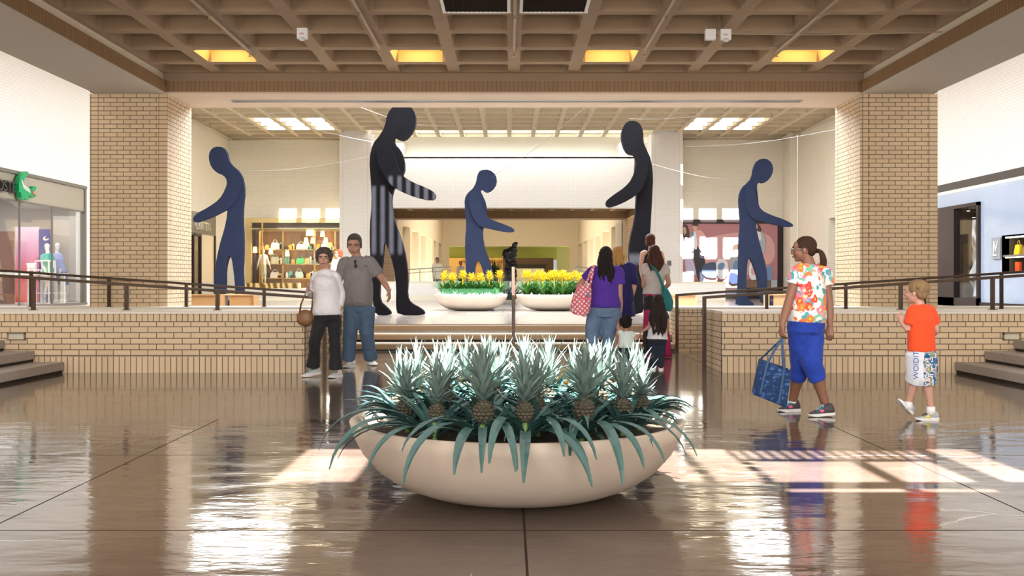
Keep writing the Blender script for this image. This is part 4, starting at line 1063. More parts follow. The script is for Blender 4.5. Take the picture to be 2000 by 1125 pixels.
cols2 = [(.75,.08,.02),(.9,.6,.5),(.05,.05,.08),(.35,.75,.05),(.78,.12,.03),(.06,.05,.05),(.85,.25,.15)]
cn2 = ['red', 'pale pink', 'black', 'bright green', 'scarlet', 'charcoal', 'coral']
for k, c in enumerate(cols2):
    y = 23.42-.48*k; b = MB(); b.box((X+.22, y-.10, 1.38), (X+.28, y+.10, 1.60)); b.box((X+.215, y-.10, 1.55), (X+.22, y+.10, 1.56))
    tag(b.build('leather_wallet', [mat('wallet_'+cn2[k].replace(' ', '_'), c, .4)]), '%s upright leather wallet on the lower shelf of the right niche' % cn2[k], 'wallet', 'wallets in the right display niche')
lp = thing('monogram_sign', 'small square sign with interlocked white letters left of the right niche', 'sign', (X+.0, 23.97, 1.9))
b = MB(); b.box((X+.0, 23.8, 1.68), (X+.05, 24.2, 2.2)); b.build('backing', [mat('sign_grey', (.30,.33,.38), .3)], lp)
for s_, y0, z0, sz, it in (('L', 24.09, 1.76, .42, 0), ('V', 24.05, 1.86, .38, 0)):
    tt = text_mesh('letter', s_, sz, Matrix.Identity(4), white_paint, None, .01)
    org = Vector(lp['_org'])
    tt.data.transform(Matrix.Translation(-org) @ Matrix.Translation((X-.015, y0+.03, z0)) @ Matrix.Rotation(R(-90), 4, 'Z') @ Matrix.Rotation(R(90), 4, 'X')); tt.parent = lp

# ---- back left: boutique with gold shelving
gold = mat('polished_gold', (.66, .46, .16), .18, 1.0, var=.15, vscale=3)
gold_l = mat('gold_pale', (.74, .58, .28), .25, .9)
def marble():
    m, nt, b_ = nmat('gold_veined_plinth'); tc = nt.nodes.new('ShaderNodeTexCoord'); wv = nt.nodes.new('ShaderNodeTexWave'); wv.inputs['Scale'].default_value = 1.1; wv.inputs['Distortion'].default_value = 7; wv.inputs['Detail'].default_value = 2
    nt.links.new(tc.outputs['Object'], wv.inputs[0]); r = ramp(nt, wv.outputs['Fac'], [(.2, (.20, .11, .02)), (.5, (.55, .36, .09)), (.8, (.85, .7, .35))]); nt.links.new(r.outputs[0], b_.inputs['Base Color']); b_.inputs['Roughness'].default_value = .15
    return m
DB = 41.7
xl, xr = -10.95, -PX1+.3
b = MB(); b.box((xl-.1, DB-.12, 3.60), (xr, DB+.1, 3.78)); b.box((xl-.1, DB-.1, .85), (xl+.12, DB+.1, 3.62)); b.box((xl+.55, DB-.02, .85), (xl+.60, DB+.1, 3.60)); b.box((xl, DB-.02, 3.32), (xr, DB+.05, 3.36))
w3 = struct(b.build('window_3', [gold_l]))
b = MB(); b.box((xl, DB+.02, .85), (xr, DB+.03, 3.6)); b.build('pane', [glass('boutique_glass', (1, 1, 1), .04)], w3)
b = MB(); b.box((-11.0, DB-.5, .85), (at(588,0,DB).x, DB+.02, 1.07), 0); struct(b.build('trim_4', [marble()]))
b = MB(); b.box((-11.2, DB-.6, ZP), (-PX1+.2, DB-.01, .85)); struct(b.build('trim_5', [white_paint]))
sx = [at(x, 0, 43).x for x in (508, 553, 615, 655, 700)]
sh = thing('display_shelving', 'tall gold framed shelving filled with bags behind the boutique window', 'shelving', ((sx[0]+sx[-1])/2, 43.2, .85))
for x in sx:
    b = MB(); b.box((x-.05, 43, .85), (x+.03, 43.5, 3.3)); b.build('upright', [gold], sh)
for yy in (450, 487, 515, 543):
    z = at(0, yy, 43).z; b = MB(); b.box((sx[0], 43.0, z-.04), (sx[-1], 43.5, z)); b.build('shelf', [gold], sh)
b = MB(); b.box((sx[0], 43.52, .85), (sx[-1], 43.56, 3.3)); b.build('back_panel', [mat('mirror_brown', (.30,.17,.07), .25, .6)], sh)
zsh = [at(0, yy, 43).z for yy in (487, 515, 543, 553)]
cA = mat('bag_ivory', (.78,.78,.72), .5); cB = mat('bag_sage', (.45,.52,.42), .5); cC = mat('bag_green', (.08,.62,.22), .4); cD = mat('bag_mint', (.55,.75,.68), .5)
g_ = 'handbags on the gold boutique shelves'
for x, si, w_, h_, m_, lab in ((537, 0, .36, .30, cA, 'ivory handbag with round handle on the top gold shelf'), (537, 1, .38, .30, cB, 'sage green square handbag on the middle gold shelf, above another bag'), (537, 2, .42, .26, cA, 'ivory handbag on the lowest gold shelf, left bay'), (588, 0, .42, .24, cD, 'pale mint handbag on the top gold shelf, middle bay'), (587, 1, .40, .24, cC, 'bright green handbag on the middle gold shelf'), (584, 2, .38, .28, cD, 'mint green handbag on the lowest gold shelf, middle bay'), (634, 0, .34, .24, cD, 'pale mint handbag on the top gold shelf, right bay'), (636, 1, .3, .25, cA, 'ivory handbag on the middle gold shelf, right bay')):
    p = at(x, 0, 43.2); handbag('handbag', (p.x, 43.22, zsh[si]), w_, h_, .16, m_, lab, g_)
lampw = glow('lampshade_glow', (1.0, .72, .30), 2.2)
for k, (x, y, lab) in enumerate(((602, 455, 'tall yellow shaded lamp at the top of the boutique, left of pair'), (609, 455, 'tall yellow shaded lamp at the top of the boutique, right of pair'), (598, 470, 'wide yellow lampshade above the middle gold shelf'), (611, 470, 'wide yellow lampshade nearest the gold upright'), (630, 457, 'slim yellow shaded lamp in the right bay, left one'), (636, 470, 'wide yellow lampshade in the right bay'), (498, 488, 'yellow shaded lamp left of the boutique mannequin'), (529, 491, 'yellow shaded lamp right of the boutique mannequin'), (561, 495, 'small yellow lamp beside the middle gold upright'))):
    p = at(x, y, 42.8); t = thing('shaded_lamp', lab, 'lamp', (p.x, 42.8, p.z), 'yellow shaded lamps in the boutique')
    b = MB(); b.lathe([(.10, -.12), (.075, .13)], p, 12, cap=(False, False)); b.build('lamp_shade', [lampw], t, smooth=True)
    b = MB(); zt_ = 3.3 if y < 480 else None
    b.tube([p, (p.x, 42.8, zt_ if zt_ else zsh[1])], .012, 5); b.build('stem', [gold], t)
random.seed(9)
ics = [('amber', (.75,.38,.06)), ('white', (.75,.73,.68)), ('dark brown', (.06,.03,.02)), ('gold', (.70,.48,.14)), ('teal', (.10,.35,.33))]
for si, sname in enumerate(('top', 'middle', 'lowest')):
    for k, xx in enumerate((514, 522, 546, 549, 561, 568, 573, 601, 607, 612, 622, 645, 650)):
        cnm, cc = ics[(k*3+si*2) % 5]; X0 = at(xx, 0, 43.2).x; w_ = .05+.03*((k*7+si) % 3); h_ = .12+.05*((k*5+si*3) % 4)
        b = MB(); b.box((X0-w_, 43.12, zsh[si]+.001), (X0+w_, 43.3, zsh[si]+h_)); b.box((X0-w_*.5, 43.15, zsh[si]+h_), (X0+w_*.5, 43.26, zsh[si]+h_+.04))
        bay = 'left bay' if xx < 553 else 'middle bay' if xx < 615 else 'right bay'
        tag(b.build('display_box', [mat('box_'+cnm.replace(' ', '_'), cc, .3, coat=.4)]), 'small %s box on the %s gold shelf, %s, %s from the left' % (cnm, sname, bay, ['first', 'second', 'third', 'fourth', 'fifth', 'sixth', 'seventh', 'eighth', 'ninth', 'tenth', 'eleventh', 'twelfth', 'thirteenth'][k]), 'box', 'small boxes on the gold boutique shelves')
# ---- left back side shop (sign facing +X)
X = -XW
b = MB(); b.box((X-.1, 35.2, 2.95), (X+.02, 39.7, 3.75)); struct(b.build('trim_6', [mat('fascia_grey', (.16,.14,.11), .4)]))
b = MB(); b.box((X-.08, 37.75, ZP), (X+.03, 37.85, 2.95)); b.box((X-.08, 36.9, ZP), (X+.03, 37.0, 2.95)); b.box((X-.08, 36.0, 2.85), (X+.03, 37.8, 2.95)); b.box((X-.08, 39.55, ZP), (X+.03, 39.7, 2.95))
w4 = struct(b.build('door_1', [frame_d]))
b = MB(); b.box((X-.05, 37.85, 1.1), (X-.02, 39.55, 2.95)); b.build('cream_panel', [mat('panel_cream', (.85,.70,.50), .4)], w4)  # plain cream base colour
b = MB(); b.box((X-.05, 37.85, ZP), (X-.02, 39.55, 1.1)); b.build('lower_panel', [mat('tile_panel', (.62,.62,.56), .3)], w4)
b = MB(); b.box((X-.05, 35.2, ZP), (X-.04, 37.75, 2.9)); b.build('pane', [gl], w4)
sg2 = thing('shop_sign', 'silver block letters on the dark fascia above the far left shop door', 'sign', (X+.03, 38.5, 3.2))
side_text('L.KRITEN', 38.75, 3.10, .44, X+.05, mat('letter_silver', (.75,.72,.65), .25, .6), sg2, .03, .006)
for y, c, lab, nm in ((36.2, (.75,.08,.05), 'tall red banner inside the far left shop doorway', 'red'), (37.3, (.8,.5,.3), 'tall orange and cream banner inside the far left shop doorway', 'orange')):
    b = MB(); b.box((X-1.2, y, 1.0), (X-1.15, y+.5, 2.8)); b.box((X-1.19, y+.2, ZP), (X-1.16, y+.25, 1.0)); tag(b.build('hanging_banner', [mat('banner_'+nm, c, .5)]), lab, 'banner')
# ---- right back: fashion poster
DP_ = 41.6
def px(x, y, d=0): return at(x, y, DP_-d)
pt = thing('wall_poster', 'huge fashion poster with several posing people on the back right wall', 'poster', px(1430, 500))
pm = {k: mat('print_'+k, c, .35) for k, c in dict(rose=(.45,.20,.22), rose_l=(.62,.36,.36), skin=(.62,.38,.27), pink=(.70,.38,.36), black=(.02,.02,.03), lilac=(.48,.46,.60), blue=(.16,.24,.42), denim=(.06,.08,.15), white=(.75,.76,.80), hair=(.05,.03,.02), teal=(.08,.30,.42), grey=(.36,.42,.47), brown=(.20,.12,.08), navy=(.02,.03,.08)).items()}
keys = list(pm); b = MB(); lay = [0]
def pf(k, pts, lvl=None):
    lay[0] += 1
    b.face([px(x, y, .05+.004*lay[0]) for x, y in pts], keys.index(k))
b.face([px(1330,436,.05), px(1519,436,.05), px(1519,563,.05), px(1330,563,.05)], 0)
pf('rose_l', smoothpoly([(1360,470),(1420,455),(1510,450),(1516,520),(1440,545),(1370,520)], 2))
pf('brown', [(1330,548),(1519,545),(1519,563),(1330,563)])
# figures, left to right
pf('hair', smoothpoly([(1332,438),(1342,438),(1347,452),(1346,468),(1333,474)]))
pf('skin', smoothpoly([(1334,442),(1340,444),(1341,456),(1335,459)]))
pf('lilac', smoothpoly([(1337,462),(1346,466),(1350,500),(1362,535),(1350,540),(1340,536),(1337,500)]))
pf('skin', [(1342,538),(1347,538),(1352,552),(1346,552)])
pf('black', smoothpoly([(1354,478),(1368,482),(1380,515),(1374,552),(1364,552),(1356,515)]))
pf('pink', smoothpoly([(1354,452),(1366,448),(1376,456),(1383,478),(1385,502),(1377,504),(1370,490),(1364,484),(1358,470)]))
pf('white', smoothpoly([(1353,452),(1359,452),(1363,486),(1355,488)])); pf('teal', [(1351,454),(1355,452),(1355,490),(1351,492)])
pf('skin', smoothpoly([(1353,439),(1361,439),(1362,447),(1357,452),(1353,447)])); pf('hair', smoothpoly([(1351,436),(1364,436),(1364,442),(1352,441)]))
pf('skin', smoothpoly([(1366,494),(1378,492),(1380,498),(1370,500)]))
pf('denim', smoothpoly([(1370,520),(1385,512),(1400,512),(1402,535),(1398,545),(1372,540)])); pf('white', smoothpoly([(1398,505),(1420,506),(1424,532),(1412,548),(1400,540)])); pf('blue', smoothpoly([(1402,515),(1416,512),(1414,526),(1402,528)]))
pf('grey', smoothpoly([(1424,500),(1434,494),(1446,500),(1448,530),(1444,545),(1428,542)])); pf('blue', smoothpoly([(1432,510),(1446,508),(1448,545),(1430,545)])); pf('navy', smoothpoly([(1424,532),(1440,534),(1450,552),(1424,556)]))
pf('skin', smoothpoly([(1432,486),(1446,486),(1446,498),(1440,502),(1434,498)])); pf('hair', smoothpoly([(1431,480),(1438,476),(1447,478),(1447,487),(1432,488)]))
pf('white', smoothpoly([(1462,518),(1470,508),(1478,514),(1482,545),(1464,548)])); pf('pink', smoothpoly([(1466,524),(1476,520),(1478,535),(1468,538)])); pf('grey', smoothpoly([(1472,452),(1486,448),(1493,462),(1496,484),(1490,496),(1478,480)])); pf('white', smoothpoly([(1474,452),(1484,450),(1488,470),(1478,470)]))
pf('hair', smoothpoly([(1471,437),(1482,437),(1488,450),(1484,454),(1473,447)])); pf('skin', smoothpoly([(1473,438),(1479,438),(1480,447),(1475,449)]))
pf('blue', smoothpoly([(1494,520),(1508,518),(1510,545),(1498,550)])); pf('skin', smoothpoly([(1492,506),(1500,504),(1504,514),(1496,518)])); pf('grey', [(1506,546),(1518,546),(1518,562),(1506,562)])
b.build('printed_image', [pm[k] for k in keys], pt, fixn=False)
b = MB(); b.box((px(1330,0).x, DP_-.1, px(0,437).z), (px(1527,0).x, DP_+.1, px(0,429).z)); b.box((px(1518,0).x, DP_-.1, ZP), (px(1528,0).x, DP_+.1, px(0,429).z)); b.box((px(1330,0).x, DP_-.1, px(0,567).z), (px(1527,0).x, DP_+.1, px(0,562).z))
b.build('frame', [frame_d], pt)
b = MB(); b.box((px(1330,0).x, DP_-.03, ZP), (px(1519,0).x, DP_+.02, px(0,567).z)); b.build('lower_glass', [mat('dark_glass', (.03,.035,.05), .06, coat=.6)], pt)
b = MB(); b.box((11.45, 40.5, ZP), (11.75, 41.7, ZR)); struct(b.build('trim_7', [brick_lit]))
# ---- halls: shop fronts between the pilasters
for s_, nm in ((-1, 'left'), (1, 'right')):
    for k in range(6):
        y0, y1 = 52.5+5.4*k, 56.4+5.4*k
        x = s_*((PX0 if s_ < 0 else PR0)+.45)
        b = MB(); b.box((x-.04, y0, 3.6), (x+.04, y1, 4.2)); b.box((x-.05, y0, ZP), (x+.05, y0+.15, 3.6)); b.box((x-.05, y1-.15, ZP), (x+.05, y1, 3.6)); b.box((x-.05, (y0+y1)/2-.08, ZP), (x+.05, (y0+y1)/2+.08, 3.6))
        m_ = [mat('hall_white', (.75,.73,.68), .4), mat('hall_dark', (.06,.045,.035), .4), mat('hall_tan', (.5,.38,.24), .4)][(k*2+(s_ > 0)) % 3]
        w_ = struct(b.build('window_%d' % (5+k+(6 if s_ > 0 else 0)), [m_]))
        b = MB(); b.box((x+s_*.05, y0, ZP), (x+s_*.06, y1, 3.6)); b.build('pane', [gl], w_)
# carved pale screen panel on the right
b = MB(); x = PR0-.02
for k in range(7):
    y = 50.7+.42*k
    b.prism([(x, y, 1.2), (x, y+.34, 1.2), (x, y+.40, 2.2), (x, y+.30, 3.2), (x, y+.38, 4.2), (x, y+.04, 4.2), (x, y-.02, 3.2), (x, y+.06, 2.2)], (-.06, 0, 0))
b.box((x-.02, 50.6, ZP), (x, 53.8, 4.3))
tag(b.build('carved_screen', [mat('screen_white', (.72,.70,.64), .5)]), 'white rippled screen panel on the hall wall above the blonde woman', 'screen')
fs = thing('store_sign', 'large gold block letters on the amber store front at the far end', 'sign', (at(945,0,94.6).x, 94.9, at(0,510,94.6).z))
tt = text_mesh('letters', 'NEIMAN MARCUS', 1.0, Matrix.Identity(4), mat('letter_bronze', (.28,.14,.03), .35, .6), None, .04, bold=.01)
xs = [v.co.x for v in tt.data.vertices]; W0 = max(xs)-min(xs); x0 = at(901,0,94.8).x; W1 = at(981,0,94.8).x-x0
ys = [v.co.y for v in tt.data.vertices]; H0 = max(ys); H1 = 6.5*mpp(94.8)
tt.data.transform(Matrix.Translation(-Vector(fs['_org'])) @ Matrix.Translation((x0, 94.85, at(0,514,94.8).z)) @ Matrix.Rotation(R(90), 4, 'X') @ Matrix.Diagonal((W1/W0, H1/H0, 1, 1))); tt.parent = fs
for o_ in [sg, sg2, lp]:
    pass
# ================================================================ people
def fabric(name, col, var=.08, vs=30, rough=.85, bump=.25, bs=14):
    return mat(name, col, rough, var=var, vscale=vs, bump=bump, bscale=bs, sheen=.1)
def skinm(name, col): return mat(name, col, .5, var=.06, vscale=25)
def hairm(name, c): return mat(name, c, .6, spec=.25, var=.45, vscale=30, stretch=(4, 4, .6), bump=.6, bscale=45)
eye_w = mat('eye_white', (.50, .47, .45), .3); eye_d = mat('eye_dark', (.03, .018, .012), .15)
rubber = mat('sole_white', (.78, .77, .74), .5)
def lerp(a, b, f): return a+(b-a)*f
def chain(pts, rads, n=4):
    """resample control points + radii smoothly (Catmull-Rom)"""
    P_, R_ = [], []
    for i in range(len(pts)-1):
        p0 = pts[max(i-1, 0)]; p1 = pts[i]; p2 = pts[i+1]; p3 = pts[min(i+2, len(pts)-1)]
        for k in range(n):
            t = k/n; t2 = t*t; t3 = t2*t
            P_.append(.5*((2*p1)+(p2-p0)*t+(2*p0-5*p1+4*p2-p3)*t2+(3*p1-p0-3*p2+p3)*t3))
            a, b = rads[i], rads[i+1]; tt = t*t*(3-2*t)
            R_.append(tuple(lerp(x, y, tt) for x, y in zip(a, b)) if isinstance(a, tuple) else lerp(a, b, tt))
    P_.append(pts[-1]); R_.append(rads[-1]); return P_, R_
def hand(b, w, d, a, s=1.0, curl=.6, spread=.12, r=.0078):
    w = Vector(w); d = Vector(d).normalized(); a = Vector(a); a = (a-d*a.dot(d)).normalized(); n = d.cross(a)
    b.tube([w-d*.02*s, w+d*.02*s, w+d*.055*s, w+d*.088*s], [(.024*s, .018*s), (.032*s, .016*s), (.039*s, .014*s), (.037*s, .011*s)], 12, side=a, rnd=True)
    for i, (o, L) in enumerate(((.030, .068), (.0105, .078), (-.0105, .074), (-.030, .058))):
        p = w+d*(.082-.004*(i == 3))*s+a*o*s; dd = (d+a*(o*4*spread)).normalized(); pts = [p]
        for k, (fr, cu) in enumerate(((.42, .45), (.32, .75), (.26, .6))):
            ang = curl*cu; dd = (dd*math.cos(ang)+n*math.sin(ang)).normalized(); pts.append(pts[-1]+dd*L*fr*s)
        b.tube(pts, [r*1.08*s, r*s, r*.93*s, r*.75*s], 8, side=a, rnd=True)
    p = w+d*.030*s+a*.030*s; d1 = (d*.75+a*.65+n*.25).normalized(); d2 = (d*.9+a*.25+n*.45*curl).normalized()
    b.tube([p-a*.012*s, p+d1*.03*s, p+d1*.03*s+d2*.028*s], [.013*s, .0105*s, .008*s], 8, rnd=True)
def headM(c, yaw, pitch=0, roll=0, s=1.0):
    return Matrix.Translation(c) @ Matrix.Rotation(yaw, 4, 'Z') @ Matrix.Rotation(pitch, 4, 'X') @ Matrix.Rotation(roll, 4, 'Y') @ Matrix.Scale(s, 4)
def add_head(b, M, plain=False, jaw=1.0):
    h = MB()
    h.ell((0, .012, .032), (.074, .094, .086), 20, 14)
    h.ell((0, -.022, -.030), (.060*jaw, .066, .074), 18, 12)
    h.ell((0, -.058, -.088), (.028*jaw, .024, .022), 12, 8)
    h.ell((0, -.062, .035), (.056, .030, .045), 14, 8)
    if not plain:
        h.tube([(0, -.084, .012), (0, -.098, -.012), (0, -.106, -.030)], [(.008, .010), (.010, .012), (.015, .011)], 10, side=(1, 0, 0), rnd=True)
        for s_ in (-1, 1):
            h.ell((s_*.036, -.062, -.028), (.022, .022, .022), 10, 7)
            h.ell((s_*.032, -.078, .020), (.020, .012, .007), 10, 6)
            h.ell((s_*.0745, .012, -.012), (.010, .019, .031), 10, 8)
        h.ell((0, -.086, -.056), (.022, .012, .006), 10, 6); h.ell((0, -.084, -.066), (.019, .011, .006), 10, 6)
    h.xf(M); b.add(h.v, h.f)
def add_face(t, M, brow, lip, glasses=False):
    for s_ in (-1, 1):
        b = MB(); b.ell((s_*.031, -.0835, .003), (.0130, .0075, .0056), 12, 8); b.xf(M); e = b.build('eye', [eye_w], t, smooth=True, uv=False)
        b = MB(); b.ell((s_*.031, -.0890, .003), (.0062, .0035, .0056), 10, 6); b.xf(M); b.build('iris', [eye_d], e, smooth=True, uv=False)
        b = MB(); b.tube([(s_*.015, -.094, .022), (s_*.030, -.094, .027), (s_*.045, -.086, .021)], .0056, 6, rnd=True); b.xf(M); b.build('eyebrow', [brow], t, smooth=True, uv=False)
    b = MB(); b.ell((0, -.0965, -.0585), (.022, .0045, .0042), 10, 6); b.ell((0, -.0945, -.067), (.018, .0045, .0045), 10, 6); b.xf(M); b.build('lips', [lip], t, smooth=True, uv=False)
def hair_cap(b, M, kind, rnd):
    h = MB()
    if kind == 'recede':
        h.ell((0, .022, .046), (.081, .096, .084), 18, 12); h.ell((0, -.050, .088), (.046, .036, .026), 14, 8)
        for s_ in (-1, 1): h.ell((s_*.068, .012, .010), (.014, .048, .045), 10, 8)
        h.ell((0, .06, -.02), (.062, .05, .06), 12, 8)
    elif kind == 'curly':
        h.ell((0, .026, .054), (.098, .104, .082), 18, 12); h.ell((0, .055, -.01), (.088, .065, .07), 14, 9)
        for s_ in (-1, 1): h.ell((s_*.082, .012, .012), (.022, .05, .055), 10, 8)
        for i in range(46):
            a = rnd.uniform(0, 2*math.pi); e = rnd.uniform(-.5, 1.4)
            if e < .35 and math.sin(a) < -.15: continue
            h.ell((.094*math.cos(a)*math.cos(e), .026+.100*math.sin(a)*math.cos(e), .048+.084*math.sin(e)), (.023, .023, .021), 7, 5)
        for i in range(7): h.ell((-.05+.017*i, -.075, .062+.006*math.sin(i*2)), (.016, .014, .018), 7, 5)
    elif kind == 'boy':
        h.ell((0, .024, .042), (.087, .100, .087), 18, 12); h.ell((0, .058, -.012), (.070, .056, .062), 14, 9)
        for i in range(60):
            a = rnd.uniform(0, 2*math.pi); e = rnd.uniform(-.2, 1.5)
            if e < .45 and math.sin(a) < -.3: continue
            d = Vector((math.cos(a)*math.cos(e), math.sin(a)*math.cos(e), math.sin(e))); p = Vector((0, .024, .042))+Vector((d.x*.083, d.y*.096, d.z*.083))
            q = p+Vector((d.x*.01+rnd.uniform(-.01, .01), d.y*.012, -.032)); h.tube([p, (p+q)/2+d*.006, q], [.010, .010, .003], 5)
    elif kind == 'bob':
        h.ell((0, .020, .038), (.090, .102, .092), 18, 12); h.ell((0, .050, -.030), (.082, .062, .078), 16, 10)
        for s_ in (-1, 1): h.ell((s_*.072, .0, -.03), (.018, .05, .06), 10, 8)
    else:
        h.ell((0, .022, .040), (.083, .098, .086), 18, 12); h.ell((0, .058, -.005), (.066, .052, .055), 14, 9)
        for s_ in (-1, 1): h.ell((s_*.068, .02, .01), (.013, .045, .045), 10, 8)
    h.xf(M); b.add(h.v, h.f)
def hair_long(b, M, back, length, width, rnd, wave=.012, n=44, depth=.05, sc=1.0, front=True):
    back = Vector(back).normalized(); side = Vector((0, 0, 1)).cross(back).normalized()
    h = MB(); h.ell((0, .020, .040), (.088, .102, .090), 18, 12); h.ell((0, .045, -.02), (.086, .070, .085), 16, 10); h.xf(M); b.add(h.v, h.f)
    c = M @ Vector((0, .02, .0))
    for i in range(n):
        u = rnd.uniform(-1, 1); v = rnd.uniform(0, 1)
        x0 = u*.078*sc; y0 = (math.sqrt(max(0, 1-u*u))*.085*v+.02)*sc
        p0 = c+side*x0+back*y0+Vector((0, 0, rnd.uniform(-.02, .05)*sc))
        L = length*rnd.uniform(.78, 1.03); m = 9; pts = []; ph = rnd.uniform(0, 6); fr = rnd.uniform(14, 22)
        for k in range(m):
            f = k/(m-1)
            w_ = width*(1+.25*math.sin(math.pi*f)-.25*f)
            x = lerp(x0, u*w_, min(1, f*1.6)); y = lerp(y0, .045+depth*v+.02, f)
            pts.append(c+side*(x+wave*math.sin(fr*f*L+ph))+back*(y+wave*.6*math.cos(fr*f*L+ph))+Vector((0, 0, p0.z-c.z-L*f)))
        b.tube(pts, [.014*sc, .016*sc, .017*sc, .017*sc, .016*sc, .015*sc, .013*sc, .010*sc, .004*sc], 6)
def shoe(t, H, T, width, m_up, m_sole, height=.085, lace=None, up=(0, 0, 1), accent=None):
    H = Vector(H); T = Vector(T); x = (T-H); L = x.length; x.normalize(); z = Vector(up); z = (z-x*z.dot(x)).normalized(); y = z.cross(x)
    def loc(a, b_, c): return H+x*a*L+y*b_*width+z*c
    prof = [(-.02, .30), (.03, .40), (.15, .43), (.35, .38), (.55, .44), (.75, .50), (.90, .42), (.98, .25), (1.01, .08)]
    b = MB(); th = .024
    b.loft([[loc(f, s_*w_, zz) for s_, zz in ((-1, .0+.012*max(0, f-.8)/.2), (1, .0+.012*max(0, f-.8)/.2), (1.04, th), (-1.04, th))] for f, w_ in prof]); s_o = b.build('sole', [m_sole], t, uv=False)
    up_ = [(.0, .30, height*.80), (.06, .36, height*1.0), (.18, .38, height*1.0), (.32, .34, height*.90), (.48, .36, height*.72), (.65, .42, height*.55), (.82, .40, height*.42), (.94, .26, height*.33), (.99, .10, height*.26)]
    b = MB(); rings = []
    for f, w_, h_ in up_:
        rings.append([loc(f, w_*math.cos(a), th-.004+(h_-th+.004)*max(0, math.sin(a))**.7 if math.sin(a) > 0 else th-.004) for a in [2*math.pi*k/16 for k in range(16)]])
    b.loft(rings); so = b.build('shoe', [m_up], t, smooth=True, uv=False); s_o.parent = so
    if lace:
        b = MB()
        for f in (.42, .50, .58, .66):
            hh = lerp(height*.80, height*.52, (f-.42)/.24)
            b.tube([loc(f, -.26, hh-.006), loc(f+.02, 0, hh+.006), loc(f, .26, hh-.006)], .0045, 5)
        b.build('laces', [lace], so, uv=False)
    if accent:
        b = MB()
        for s_ in (-1, 1): b.ell(loc(.52, s_*.40, height*.45), (.02, .012, .014), 8, 6)
        b.build('side_logo', [accent], so, uv=False)
    return so
def arm_pts(sh, el, wr):
    return [sh, lerp(sh, el, .5), el, lerp(el, wr, .4), wr]
